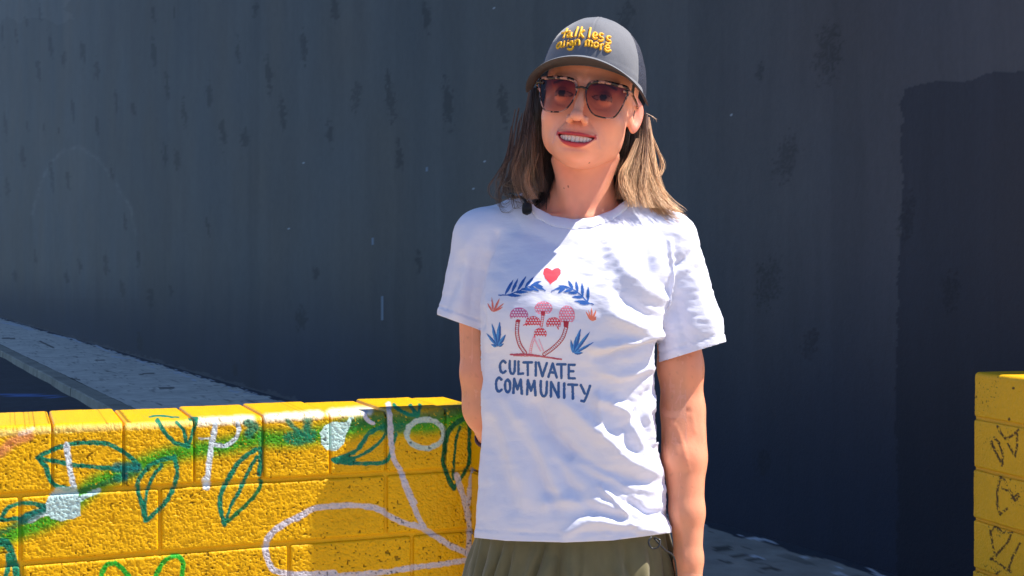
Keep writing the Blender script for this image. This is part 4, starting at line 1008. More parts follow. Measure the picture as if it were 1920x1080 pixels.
for a, b_ in (((640, 212), (572, 226)), ((650, 212), (596, 252)), ((680, 218), (600, 200)), ((700, 226), (668, 164)), ((732, 246), (718, 168)), ((766, 276), (760, 178)), ((800, 310), (802, 204)), ((700, 226), (632, 244)), ((735, 248), (664, 250)), ((770, 280), (690, 276)), ((800, 312), (706, 304)), ((818, 320), (740, 322))): leafy(a, b_, 15, BLU)
for a, b_, w in (((192, 612), (206, 440), 22), ((190, 610), (152, 452), 17), ((188, 608), (116, 520), 14), ((196, 608), (246, 528), 17), ((186, 612), (146, 596), 13), ((200, 612), (234, 590), 12)): leafy(a, b_, w, BLU, BL2)
for a, b_, w in (((700, 655), (752, 488), 22), ((704, 656), (816, 508), 18), ((706, 658), (842, 580), 14), ((698, 655), (684, 562), 14), ((706, 658), (768, 652), 14), ((700, 655), (720, 540), 14)): leafy(a, b_, w, BLU, BL2)
for a, b_, w in (((162, 378), (152, 276), 9), ((164, 378), (206, 284), 11), ((166, 376), (238, 316), 9), ((158, 376), (122, 318), 9), ((164, 378), (232, 342), 8)): leafy(a, b_, w, CRL, lin(205, 90, 84))
for a, b_, w in (((826, 438), (824, 346), 10), ((828, 438), (862, 350), 10), ((830, 436), (888, 384), 9), ((822, 436), (784, 372), 9), ((824, 437), (800, 360), 7), ((830, 438), (880, 410), 8)): leafy(a, b_, w, ORG, CRL)
G.append(('stem', np.array(spline(z((326, 440), (322, 520), (340, 596), (376, 652)), 16)), 14 / 3.6, DRD)); G.append(('stem', np.array(spline(z((654, 480), (626, 556), (566, 620), (506, 662)), 16)), 14 / 3.6, DRD))
G.append(('stem', np.array(z((497, 400), (486, 470))), 10 / 3.6, RED)); G.append(('stem', np.array(spline(z((438, 548), (420, 600), (410, 655)), 8)), 9 / 3.6, PNK))
sharp([(440, 560), (480, 640)], 5, lin(225, 170, 200)); sharp([(470, 560), (500, 640)], 4, lin(225, 170, 200))
disc(335, 402, 62, 56, MAG, 416); disc(500, 352, 60, 46, PNK, 390); disc(658, 400, 54, 66, PNK, 444)
G.append(('poly', z((318, 430), (346, 430), (340, 450), (318, 448)), DRD)); G.append(('poly', z((482, 372), (514, 374), (510, 404), (484, 402)), DRD)); G.append(('poly', z((634, 436), (674, 440), (666, 484), (636, 476)), DRD))
disc(430, 452, 52, 46, RED, 466); disc(568, 460, 50, 48, RED, 474); disc(478, 524, 44, 40, RED, 540)
line([(366, 466), (400, 452)], 4, RED); line([(596, 480), (600, 492)], 4, RED)
line([(278, 664), (400, 664), (520, 682), (620, 697)], 6, lin(176, 70, 96)); line([(300, 672), (450, 676), (560, 690)], 4, lin(190, 96, 110))
# hand-lettered words
GL = {'C': [[(.95, .15), (.55, .02), (.12, .25), (.05, .6), (.2, .9), (.6, 1.0), (.95, .86)]], 'U': [[(.08, 0), (.08, .6), (.25, .95), (.6, 1), (.85, .75), (.9, 0)]], 'L': [[(.15, 0), (.15, .98), (.95, .92)]],
      'T': [[(0, .06), (1, .02)], [(.5, .05), (.52, 1)]], 'I': [[(.5, 0), (.5, 1)]], 'V': [[(0, .02), (.45, 1), (.98, 0)]], 'A': [[(0, 1), (.5, .02), (1, 1)], [(.2, .68), (.82, .66)]], 'E': [[(.95, .02), (.1, .05), (.1, .98), (.98, .95)], [(.1, .5), (.8, .48)]],
      'O': [[(.5, .1), (.1, .3), (.08, .75), (.5, 1), (.92, .75), (.9, .3), (.5, .1)]], 'M': [[(.03, 1), (.12, .02), (.48, .72), (.85, .02), (.98, 1)]], 'N': [[(.08, 1), (.08, .0), (.9, 1), (.9, .0)]], 'Y': [[(0, .0), (.42, .55)], [(1, 0), (.6, .8), (.35, 1.12), (.05, 1.1)]]}
def word(txt, xs, ws, y0, y1, h0, h1, w, c):
    X0, X1 = xs[0], xs[-1] + ws[-1]
    for ch, x, wd in zip(txt, xs, ws):
        for st_ in GL[ch]:
            pts = []
            for (a, b_) in st_:
                xx = x + a * wd; t = (xx - X0) / (X1 - X0); pts.append((xx, y0 + (y1 - y0) * t + b_ * (h0 + (h1 - h0) * t)))
            if ch in 'COU': line(pts, w, c)
            else: sharp(pts, w, c)
word('CULTIVATE', [206, 270, 326, 366, 444, 468, 534, 592, 666], [40, 42, 38, 56, 10, 56, 56, 56, 46], 704, 732, 82, 98, 9.2, SLT)
word('COMMUNITY', [179, 240, 296, 388, 478, 546, 634, 668, 752], [40, 38, 60, 60, 50, 62, 12, 58, 62], 816, 876, 96, 98, 9.6, SLT)
bv = BVHTree.FromPolygons([tuple(v) for v in V2], [tuple(int(i) for i in f) for f in F2])
st_ = .52; gu = np.arange(906, 1118, st_); gv = np.arange(496, 762, st_); GU, GV = np.meshgrid(gu, gv)
alpha = np.zeros(GU.shape); ink = np.ones(GU.shape + (3,)) * .8
hole = ((np.hypot(((GU * 3.6 + (GV * 3.6 // 17.5 % 2) * 9) % 18) - 9, ((GV * 3.6) % 17.5) - 8.7) < 5.6))
jx = GU + .35 * vnoise(GU / 3, GV / 3, seed=401); jy = GV + .35 * vnoise(GU / 3, GV / 3, seed=402)
for g in G:
    if g[0] == 'poly': m = in_poly(jx, jy, g[1]); c = np.broadcast_to(g[2], ink.shape)
    elif g[0] == 'line': d, _ = seg_dist(jx, jy, g[1]); m = d < g[2]; c = np.broadcast_to(g[3], ink.shape)
    elif g[0] == 'leaf':
        a, b_ = np.array(g[1]), np.array(g[2]); dd = b_ - a; L = np.hypot(*dd); dd = dd / L; t = ((jx - a[0]) * dd[0] + (jy - a[1]) * dd[1]) / L
        o = (jx - a[0]) * -dd[1] + (jy - a[1]) * dd[0]; wd = g[3] * np.sin(np.pi * np.clip(t, 0, 1) ** .85) ** .8; m = (np.abs(o) < wd * .72) & (t > 0) & (t < 1)
        c = np.where((o > 0)[..., None], g[4], g[5] if g[5] is not None else g[4])
    elif g[0] == 'disc':
        (cx, cy), rx, ry, cc, top = g[1:]; lim = 480 + top / 3.6
        q = ((jx - cx) / rx) ** 2 + ((jy - cy) / ry) ** 2; m = (q < 1) & (jy < lim + .12 * (jx - cx) ** 2 / rx)
        m &= ~(hole & (q < .86)); c = np.broadcast_to(cc, ink.shape)
    elif g[0] == 'stem':
        d, t = seg_dist(GU, GV, g[1]); L = np.sum(np.linalg.norm(np.diff(g[1], axis=0), axis=1)); ph = (t * L) % 3.6
        m = (d < g[2]) & ~((d < g[2] * .5) & (ph > 1.0)); c = np.broadcast_to(g[3], ink.shape)
    ink = np.where(m[..., None], c, ink); alpha = np.where(m, 1, alpha)
wear = 1 + .10 * fbm(GU / 6, GV / 6, seed=405)[..., None]; ink = np.clip(ink * wear, 0, 1)
m = alpha > .5; need = m.copy(); need[1:] |= m[:-1]; need[:, 1:] |= m[:, :-1]; need[1:, 1:] |= m[:-1, :-1]
ii = np.argwhere(need); vid = np.full(need.shape, -1); pts, cl_ = [], []
o_ = Vector((0, 0, CAMZ))
R_ = unproj(GU, GV, 1.0) - np.array([0, 0, CAMZ])
for (i, j) in ii:
    dr = Vector(R_[i, j]); dr.normalize(); h_, n_, _, _ = bv.ray_cast(o_, dr)
    if h_ is None: continue
    if n_.y > 0: n_ = -n_
    vid[i, j] = len(pts); pts.append(h_ + n_ * .00035); cl_.append(ink[i, j])
a_, b_, c_, d_ = vid[:-1, :-1], vid[:-1, 1:], vid[1:, 1:], vid[1:, :-1]
Fp = np.stack([a_, d_, c_, b_], -1)[m[:-1, :-1]].reshape(-1, 4); Fp = Fp[(Fp >= 0).all(1)]
colr = np.array(cl_)
M_INK = mat_simple('shirt_ink', (1, 1, 1), .7, .05, 300, .2, 1200, .0004, attr=True)
wmesh('shirt_print', np.array([tuple(p) for p in pts]), Fp, M_INK, parent=shirt, col=colr)
# ------------------------------------------------------------------ cap
CB = dict(a=.0850, b=.1010, cy=.010)
def crown_pt(phi, th, off=0.0):
    """phi from the front, th 0 at the band .. pi/2 at the top; head coordinates"""
    fr = math.cos(phi) if np.isscalar(phi) else np.cos(phi)
    zb = .0425 + .0 * fr - .036 * (1 - fr) * .5
    ft = sstep(-.2, .8, fr)
    rho = np.cos(th) ** (.70 + .12 * ft); zz = np.sin(th) ** (1.02 - .10 * ft)
    a, b_ = CB['a'] + off, CB['b'] + off
    x = a * rho * np.sin(phi); y = CB['cy'] - b_ * rho * np.cos(phi) + .010 * ft * (1 - rho)
    z = zb + (.1000 + off - .5 * (zb - .0425)) * zz
    return np.stack(np.broadcast_arrays(x, y, z), -1)
cap_ = None
NP, NT = 220, 70
ph = np.linspace(-np.pi, np.pi, NP, endpoint=False); th = np.linspace(0, np.pi / 2 - .015, NT)
PH, THT = np.meshgrid(ph, th)
seam = np.zeros(PH.shape)
for s_ in (0, 1.10, -1.10, 2.1, -2.1, np.pi):
    dphi = np.abs((PH - s_ + np.pi) % (2 * np.pi) - np.pi) * np.cos(THT) ** .6
    seam += -.0008 * np.exp(-(dphi / .012) ** 2) + .0005 * np.exp(-((dphi - .035) / .012) ** 2)
offs = seam + .0007 * fbm(PH * 4, THT * 5, seed=500) + .0004 * (THT < .12)
V = np.zeros(PH.shape + (3,))
base_ = crown_pt(PH, THT); out_ = crown_pt(PH, THT, .002); V = base_ + (out_ - base_) * (offs / .002)[..., None]
V = V.reshape(-1, 3); F = grid_faces(NT, NP, wrap_v=True)
V = np.concatenate([V, [crown_pt(0, np.pi / 2 - .001)]]); tpi = len(V) - 1; j = np.arange(NP)
F = np.concatenate([F, np.stack([(NT - 1) * NP + j, (NT - 1) * NP + (j + 1) % NP, np.full(NP, tpi), np.full(NP, tpi)], -1)])
front_f = (np.abs(PH) < 1.10).reshape(-1)
GREY, MESHC = lin(112, 114, 124), lin(40, 42, 58)
M_CAP = mat_simple('cap_cotton', lin(100, 101, 110), .8, .10, 700, .35, 1100, .0006, sheen=.3)
Tq = tris_of(F); isf = np.concatenate([front_f, [True]])[Tq].all(1)
HV = H2W(V)
cap_o = wmesh('cap', HV, Tq[isf], M_CAP)
# mesh panels at the side and back: net of fine holes
m_, nt, b = newmat('cap_mesh'); b.inputs['Base Color'].default_value = (*lin(52, 54, 70), 1); b.inputs['Roughness'].default_value = .6
vec = coords(nt, 1); vo = N(nt, 'ShaderNodeTexVoronoi'); vo.inputs['Scale'].default_value = 420; vo.inputs['Randomness'].default_value = .25; nt.links.new(vec, vo.inputs['Vector'])
ra = N(nt, 'ShaderNodeMapRange'); ra.inputs['From Min'].default_value = .30; ra.inputs['From Max'].default_value = .42; nt.links.new(vo.outputs['Distance'], ra.inputs['Value'])
rb = N(nt, 'ShaderNodeMapRange'); rb.inputs['From Min'].default_value = 0; rb.inputs['From Max'].default_value = 1; rb.inputs['To Min'].default_value = .25; rb.inputs['To Max'].default_value = 1.0; nt.links.new(ra.outputs[0], rb.inputs['Value']); nt.links.new(rb.outputs[0], b.inputs['Alpha'])
wmesh('mesh_panel', HV, Tq[~isf], m_, parent=cap_o)
bt = [crown_pt(0, np.pi / 2 - .001) + np.array([.006 * math.cos(t) * q, .006 * math.sin(t) * q, .003 * (1 - q * q) + .0002]) for q in (0.01, .5, .8, 1) for t in np.linspace(0, 2 * np.pi, 12, endpoint=False)]
wmesh('button', H2W(np.array(bt)), grid_faces(4, 12, wrap_v=True), M_CAP, parent=cap_o)
# sweat band edge
# brim: curved sheet with thickness, droops to both sides
nu, nv_ = 90, 24; uu = np.linspace(-1, 1, nu); vv = np.linspace(0, 1, nv_); UU, VV_ = np.meshgrid(uu, vv)
def brim_pt(u, v, dz=0.0):
    ph_ = u * 1.22; inn = crown_pt(ph_, 0.0 * ph_ + .02)
    an = u * 1.50; ox = .0965 * np.sin(an) / math.sin(1.5); oy = -.022 - .130 * np.cos(an) ** .92
    vx = v ** .9; x = inn[..., 0] * (1 - vx) + ox * vx; y = inn[..., 1] * (1 - vx) + oy * vx
    z = inn[..., 2] + .004 * np.sin(v * np.pi) * (1 - np.abs(u)) - (2.0 * x * x) * sstep(0, .5, v) * .9 - .004 * v - .008 * v * np.abs(u) ** 2 + dz
    return np.stack([x, y, z], -1)
edge = (1 - VV_ ** 14)
top = brim_pt(UU, VV_, .0016 * edge).reshape(-1, 3); bot = brim_pt(UU, VV_, -.0016 * edge).reshape(-1, 3)
Vb_ = np.concatenate([top, bot]); Fb_ = np.concatenate([grid_faces(nv_, nu, flip=True), grid_faces(nv_, nu) + nu * nv_])
e1 = np.arange(nu - 1) + (nv_ - 1) * nu; Fb_ = np.concatenate([Fb_, np.stack([e1, e1 + 1, e1 + 1 + nu * nv_, e1 + nu * nv_], -1)])
for r_ in (0, nu - 1):
    e2 = np.arange(nv_ - 1) * nu + r_; Fb_ = np.concatenate([Fb_, np.stack([e2, e2 + nu, e2 + nu + nu * nv_, e2 + nu * nv_], -1)])
brim = wmesh('brim', H2W(Vb_), Fb_, M_CAP, parent=cap_o)
brim.data.materials.append(mat_simple('brim_lining', lin(70, 64, 68), .85, .08, 500, .2, 900, .0005))
mi = np.zeros(len(brim.data.polygons), np.int32); mi[(nv_ - 1) * (nu - 1):2 * (nv_ - 1) * (nu - 1)] = 1; brim.data.polygons.foreach_set('material_index', mi)
for vs__ in (.35, .50, .65, .80, .92):                                    # stitching rows
    pts = brim_pt(uu * .97, np.full(nu, vs__), .0019); V_, F_ = tube(H2W(pts), .00035, 4); 
    wmesh('stitching', V_, F_, M_CAP, parent=brim) if False else None
# embroidered words
z = lambda *p: Zm(960, 20, 6.75, p)
EMB = [([(632, 285), (680, 278), (735, 262)], 1), ([(700, 232), (672, 300), (650, 348)], 1), ([(740, 292), (712, 300), (700, 325), (722, 332), (748, 300), (752, 280), (745, 330), (765, 335)], 1), ([(835, 212), (812, 275), (795, 335)], 1), ([(885, 212), (865, 275), (848, 338)], 1), ([(918, 250), (872, 290), (905, 345)], 1),
       ([(992, 220), (980, 285), (970, 350)], 1), ([(1022, 318), (1060, 322), (1072, 298), (1050, 280), (1028, 295), (1024, 335), (1050, 358), (1080, 348)], 1), ([(1158, 305), (1128, 290), (1105, 305), (1115, 330), (1145, 345), (1148, 372), (1118, 385), (1092, 370)], 1), ([(1252, 340), (1222, 325), (1200, 342), (1210, 368), (1240, 382), (1242, 410), (1210, 420), (1182, 402)], 1),
       ([(625, 405), (595, 410), (570, 450), (578, 475), (605, 455), (628, 405), (622, 450), (640, 462)], 1), ([(668, 388), (658, 430), (660, 462)], 1), ([(705, 408), (698, 455)], 1), ([(712, 382), (714, 385)], 1), ([(768, 392), (740, 395), (735, 425), (752, 435), (772, 405), (775, 450), (760, 485), (725, 492), (705, 478)], 1), ([(800, 378), (802, 440)], 1), ([(802, 400), (830, 372), (850, 385), (848, 440)], 1),
       ([(930, 452), (934, 388)], 1), ([(934, 405), (955, 378), (972, 392), (968, 455)], 1), ([(970, 405), (992, 384), (1010, 400), (1004, 462)], 1), ([(1062, 405), (1038, 425), (1045, 458), (1072, 462), (1088, 438), (1080, 412), (1062, 405)], 1), ([(1118, 500), (1120, 430)], 1), ([(1120, 452), (1138, 428), (1160, 435)], 1),
       ([(1180, 472), (1215, 480), (1228, 458), (1208, 440), (1182, 455), (1176, 492), (1205, 518), (1250, 502)], 1)]
bvc = BVHTree.FromPolygons([tuple(v) for v in HV], [tuple(int(i) for i in f) for f in Tq])
pe = []
for pts, _ in EMB:
    P_ = np.array(spline(z(*pts), 4 * len(pts))); w3 = []
    for (px_, py_) in P_:
        d_ = ray(px_, py_); h_, n_, _i, _d = bvc.ray_cast(Vector((0, 0, CAMZ)), Vector(d_))
        if h_ is not None: w3.append(np.array(h_) - np.array(d_) * .0006)
    if len(w3) > 2: V_, F_ = tube(np.array(w3), .0019, 7); pe.append((V_, F_))
V_, F_, _ = tube_mesh(pe)
M_EMB = mat_simple('embroidery_thread', lin(255, 188, 16), .55, .25, 900, .6, 1500, .0006)
wmesh('embroidery', V_, F_, M_EMB, parent=cap_o)

# ------------------------------------------------------------------ sunglasses
LO = np.array([(-.0285, .0130), (-.0235, .0195), (-.010, .0225), (.008, .0228), (.022, .0215), (.0320, .0208), (.0340, .0150), (.0315, .0000), (.0250, -.0165), (.0175, -.0250), (.003, -.0268), (-.0120, -.0245), (-.0220, -.0150), (-.0280, -.0020), (-.0295, .0065)])
LOC = spline(np.concatenate([LO, LO[:1]]), 80)[:-1]
GX0, GY0, GZ0 = .0350, -.1010, -.0058
def lens_pt(p, sx, dy=0.0, sc=1.0):
    x = (GX0 + p[..., 0] * sc); z_ = GZ0 + p[..., 1] * sc
    x = GX0 + (x - GX0) * .90
    return np.stack([x * sx, GY0 + 3.4 * x * x + .05 * z_ + dy, z_], -1)
m_, nt, b = newmat('tinted_lens')
gl = N(nt, 'ShaderNodeBsdfGlossy'); gl.inputs['Roughness'].default_value = .03
tp_ = N(nt, 'ShaderNodeBsdfTransparent'); at = N(nt, 'ShaderNodeAttribute'); at.attribute_name = 'col'; nt.links.new(at.outputs['Color'], tp_.inputs['Color'])
fr_ = N(nt, 'ShaderNodeFresnel'); fr_.inputs['IOR'].default_value = 1.40
mx = N(nt, 'ShaderNodeMixShader'); nt.links.new(fr_.outputs[0], mx.inputs[0]); nt.links.new(tp_.outputs[0], mx.inputs[1]); nt.links.new(gl.outputs[0], mx.inputs[2]); nt.links.new(mx.outputs[0], nt.nodes['Material Output'].inputs[0])
M_LENS = m_
m_, nt, b = newmat('tortoiseshell'); vec = coords(nt, 1); nf = noise_node(nt, vec, 95, 2, .5); cr_ = N(nt, 'ShaderNodeValToRGB')
cr_.color_ramp.elements[0].position = .50; cr_.color_ramp.elements[0].color = (.018, .008, .006, 1); cr_.color_ramp.elements[1].position = .58; cr_.color_ramp.elements[1].color = (*lin(176, 120, 104), 1)
nt.links.new(nf, cr_.inputs[0]); nt.links.new(cr_.outputs[0], b.inputs['Base Color']); b.inputs['Roughness'].default_value = .18
M_TORT = m_
M_HNG = mat_simple('hinge_metal', (.85, .83, .78), .2, .02, 50, metal=1)
# frame fronts
glasses = None; fparts = []; lens = []
for sx in (-1, 1):
    n = len(LOC); ring = []
    wid = .0013 + .0019 * sstep(.002, .018, LOC[:, 1])
    tang = np.roll(LOC, -1, 0) - np.roll(LOC, 1, 0); nrm = np.stack([tang[:, 1], -tang[:, 0]], -1); nrm /= np.linalg.norm(nrm, axis=1, keepdims=True)
    if (nrm * LOC).sum() < 0: nrm = -nrm
    prof = [(-1, .0008), (-.8, -.0012), (0, -.0017), (.8, -.0012), (1, .0008), (.8, .0018), (-.8, .0018)]
    R_ = np.stack([lens_pt(LOC + nrm * (wid * (1.0 + a))[:, None] * .9, sx, dy) for a, dy in prof], 1)
    fparts.append((H2W(R_.reshape(-1, 3)), grid_faces(n, len(prof), wrap_u=True, wrap_v=True)))
    rr = np.linspace(.0, 1.0, 14); Vl = np.concatenate([lens_pt(LOC * r_ , sx) for r_ in rr]); colz = (Vl[:, 2] - GZ0 + .026) / .049
    cl0, cl1 = np.array([.76, .55, .48]), np.array([.22, .06, .055])
    cc = cl0[None] * (1 - sstep(.25, .95, colz))[:, None] + cl1[None] * sstep(.25, .95, colz)[:, None]
    lens.append((H2W(Vl), grid_faces(len(rr), n, wrap_v=True), cc))
br_ = spline([lens_pt(np.array([-.0285, .0105]), 1) + [0, -.0008, 0], (0.0, GY0 - .0020, GZ0 + .0130), lens_pt(np.array([-.0285, .0105]), -1) + [0, -.0008, 0]], 12)
V_, F_ = tube(H2W(br_), .0017, 8)
V1_, F1_, _ = tube_mesh([(a, b_) for a, b_ in fparts] + [(V_, F_)])
glasses = wmesh('sunglasses', V1_, F1_, M_TORT)
for V_, F_, c_ in lens: wmesh('lens', V_, F_, M_LENS, parent=glasses, col=c_)
for sx in (-1, 1):
    hp = lens_pt(np.array([.0312, .0165]), sx)
    arm_ = spline([hp + [-.002 * sx, -.001, 0], hp + [.0045 * sx, -.0002, .001], hp + [.009 * sx, .006, .0005], (.0745 * sx, -.055, .010), (.0765 * sx, -.010, .008), (.0745 * sx, .018, .004), (.073 * sx, .034, -.018)], 30)
    V_, F_ = tube(H2W(arm_), np.linspace(.0024, .0015, 30), 8); wmesh('temple_arm', V_, F_, M_TORT, parent=glasses)
    V_, F_ = tube(H2W(np.array([hp + [.003 * sx, -.0042, .0005], hp + [.003 * sx, -.0015, .0005]])), .0014, 10); wmesh('hinge', V_, F_, M_HNG, parent=glasses)

# ------------------------------------------------------------------ hair
M_HAIRB = None
m_, nt, b = newmat('hair'); at = N(nt, 'ShaderNodeAttribute'); at.attribute_name = 'col'; nt.links.new(at.outputs['Color'], b.inputs['Base Color'])
b.inputs['Roughness'].default_value = .38; b.inputs['Specular IOR Level'].default_value = .6
M_HAIR = m_
hr = np.random.default_rng(11)
DK, BR, DB, BL = lin(48, 34, 30), lin(106, 80, 68), lin(172, 132, 104), lin(232, 188, 144)
CL = []                                                                   # guide points (px, py, depth), root radius px, tip radius px, strands, colour root/mid/tip, curl
def clump(pts, r0, r1, n, c0, c1, c2, curl=1.0, wr=.0): CL.append((pts, r0, r1, n, c0, c1, c2, curl))
# left of the face (her right)
clump([(1012, 160, .00), (1008, 215, .00), (1006, 270, .01), (1008, 325, .01), (1012, 360, .012)], 7, 10, 150, DK, DK, BR)
clump([(1004, 165, .01), (997, 225, .005), (992, 280, .0), (990, 330, .0), (1000, 366, .004)], 8, 13, 170, DK, BR, lin(120, 98, 74))
clump([(996, 172, .02), (990, 225, .02), (980, 275, .01), (972, 325, .0), (980, 360, -.005)], 6, 14, 150, BR, BR, DB)
clump([(998, 190, .03), (988, 235, .03), (975, 285, .02), (962, 330, .015), (958, 362, .01)], 5, 12, 110, BR, BR, lin(112, 94, 78))
clump([(1018, 180, .03), (1018, 240, .03), (1020, 300, .035), (1022, 350, .035), (1020, 395, .03)], 9, 11, 150, DK, DK, DK, .5)
clump([(1022, 240, .05), (1024, 300, .05), (1024, 350, .05), (1026, 400, .05)], 10, 12, 120, DK, DK, DK, .5)
clump([(1000, 250, .02), (992, 300, .0), (985, 340, -.01), (994, 362, -.015), (1000, 374, -.018)], 6, 8, 60, BR, DB, DB)
for k in range(24):                                                     # loose curls at the left
    x0 = 985 - k * 1.2 + hr.uniform(-6, 6); y0 = 240 + hr.uniform(0, 60); e = hr.uniform(.3, 1.0)
    clump([(x0 + 6, y0 - 40, .02), (x0 - 4, y0 + 16, .015), (x0 - 24 * e, y0 + 50, .01), (x0 - 40 * e, y0 + 74, .008), (x0 - 34 * e, y0 + 94, .005), (x0 - 8, y0 + 99, .0), (x0 + 6, y0 + 88, -.002)], 1.0, 2.4, 4, BR, BR, lin(126, 108, 92), .8)
for k in range(12):
    x0 = 1000 + hr.uniform(-14, 10); y0 = 250 + hr.uniform(0, 40)
    clump([(x0, y0, .0), (x0 - 14, y0 + 45, .0), (x0 - 24, y0 + 70, -.005), (x0 - 14, y0 + 92, -.008), (x0 - 2, y0 + 98 + hr.uniform(-6, 6), -.010)], 2, 4, 8, BR, DB, BR)
clump([(1184, 170, .0), (1190, 190, .01), (1188, 210, .022), (1180, 225, .03)], 5, 6, 60, DK, DK, DK, .4)
clump([(1178, 232, .02), (1172, 262, .022), (1166, 295, .03), (1160, 330, .034)], 7, 9, 130, DK, DK, DK, .4)
clump([(1192, 235, .03), (1184, 265, .03), (1176, 295, .032), (1170, 325, .03)], 7, 8, 110, DK, DK, BR, .4)
clump([(1022, 170, .0), (1017, 200, .012), (1014, 235, .018), (1014, 280, .02)], 5, 7, 70, DK, DK, DK, .4)
# behind the neck
for k in range(9):
    x = 1030 + k * 16
    clump([(x, 235, .075), (x, 300, .082), (x + (k - 4) * 2, 350, .085), (x + (k - 4) * 4, 392, .075)], 11, 12, 90, DK, DK, BR, .6)
# right of the face, falling from behind the ear to the shoulder
clump([(1196, 205, .045), (1190, 245, .04), (1176, 285, .035), (1168, 330, .02), (1166, 374, .005)], 7, 11, 150, DK, BR, DB)
clump([(1204, 210, .045), (1200, 260, .035), (1188, 305, .02), (1180, 345, .005), (1186, 388, -.012)], 8, 12, 190, DK, DB, BL)
clump([(1208, 215, .04), (1208, 265, .035), (1204, 315, .02), (1202, 355, .005), (1216, 390, -.008)], 7, 12, 190, BR, DB, BL)
clump([(1212, 220, .045), (1216, 270, .04), (1216, 320, .03), (1226, 362, .015), (1252, 392, .008)], 6, 11, 190, DB, BL, BL)
clump([(1214, 225, .05), (1222, 280, .045), (1228, 330, .035), (1242, 370, .025), (1272, 398, .020)], 5, 9, 150, DB, BL, lin(214, 168, 120))
clump([(1196, 260, .03), (1180, 300, .01), (1168, 325, .0), (1172, 352, -.008), (1184, 378, -.012)], 5, 8, 110, DB, BL, BL)
clump([(1188, 255, .05), (1172, 300, .05), (1162, 345, .045), (1156, 385, .03)], 10, 12, 150, DK, DK, DK, .5)
clump([(1206, 250, .06), (1200, 300, .06), (1204, 345, .05), (1220, 385, .03)], 12, 14, 150, DK, BR, DB, .6)
for k in range(38):
    x0 = 1206 + hr.uniform(-10, 12); y0 = 235 + hr.uniform(0, 45); e = hr.uniform(.5, 1.25)
    clump([(x0, y0, .035), (x0 + 8 * e, y0 + 50, .03), (x0 + 18 * e, y0 + 95, .02), (x0 + 42 * e, y0 + 135, .012), (x0 + 66 * e, y0 + 150 + hr.uniform(-8, 14), .008)], 1.2, 3.0, 6, DB, BL, lin(212, 166, 122), .9)
for k in range(6):
    e = hr.uniform(.7, 1.2); clump([(1214, 232, .05), (1226 + 4 * e, 275, .045), (1230 + 12 * e, 312, .04), (1222 + 8 * e, 335, .03), (1214, 350, .02)], 1, 2, 3, DB, BL, BL, .8)
clump([(1205, 210, .05), (1222, 218, .055), (1232, 230, .06)], .8, 1.5, 3, DB, DB, DB, .5)
NPT = 20; SV, SF, SCc = [], [], []
off0 = 0
for pts, r0, r1, n, ca, cb, cc_, curl in CL:
    n = int(n * 2.1); gp = spline(np.array(pts, float), NPT); t = np.linspace(0, 1, NPT)
    G3 = unproj(gp[:, 0], gp[:, 1], 2.02 + gp[:, 2])
    ang = hr.uniform(0, 2 * np.pi, n); rr = np.sqrt(hr.uniform(0, 1, n)); ph1, ph2 = hr.uniform(0, 6.28, n), hr.uniform(0, 6.28, n)
    rad_ = (r0 + (r1 - r0) * t) / 1200
    ox = rr[:, None] * np.cos(ang)[:, None] * rad_[None]; oy = rr[:, None] * np.sin(ang)[:, None] * rad_[None] * 1.0
    wv = (.0016 * curl) * t[None] ** .8 * np.sin(t[None] * 9 + ph1[:, None]); wv2 = (.0016 * curl) * t[None] ** .8 * np.sin(t[None] * 7 + ph2[:, None])
    ln = 1.05 - .50 * hr.uniform(0, 1, n) ** 1.25                                       # length variation: resample the guide
    idx = np.clip(t[None] * ln[:, None], 0, 1) * (NPT - 1); i0 = np.clip(idx.astype(int), 0, NPT - 2); f_ = (idx - i0)[..., None]
    C3 = G3[i0] * (1 - f_) + G3[i0 + 1] * f_
    C3 = C3 + np.stack([ox + wv, oy + wv2, .3 * wv], -1)
    bx_, by_ = hr.normal(0, 1, n), hr.normal(0, 1, n)
    C3 = C3 + np.stack([bx_[:, None] * .0036 * t[None] ** 2.2, by_[:, None] * .0030 * t[None] ** 2.2, 0 * ox], -1)
    rad2 = (.00040 * (1 - .72 * t ** 2))[None, :, None]
    T_ = np.gradient(C3, axis=1); T_ /= np.linalg.norm(T_, axis=2, keepdims=True) + 1e-9
    A_ = np.cross(T_, [0, 1.0, .1]); A_ /= np.linalg.norm(A_, axis=2, keepdims=True) + 1e-9; B_ = np.cross(T_, A_)
    ringv = np.stack([C3 + rad2 * (math.cos(a) * A_ + math.sin(a) * B_) for a in (0, 2.094, 4.189)], 2)    # n, NPT, 3, 3
    SV.append(ringv.reshape(-1, 3))
    f1 = grid_faces(NPT, 3, wrap_v=True); SF.append((f1[None] + (np.arange(n) * NPT * 3)[:, None, None]).reshape(-1, 4) + off0); off0 += n * NPT * 3
    ca, cb, cc_ = [np.asarray(q)[None, None] for q in (ca, cb, cc_)]; tt = t[None, :, None]
    c_ = np.where(tt < .5, ca + (cb - ca) * tt * 2, cb + (cc_ - cb) * (tt * 2 - 1)) * hr.uniform(.62, 1.35, (n, 1, 1))
    SCc.append(np.repeat(c_[:, :, None], 3, 2).reshape(-1, 3))
hair = wmesh('hair', np.concatenate(SV), np.concatenate(SF), M_HAIR, col=np.concatenate(SCc))

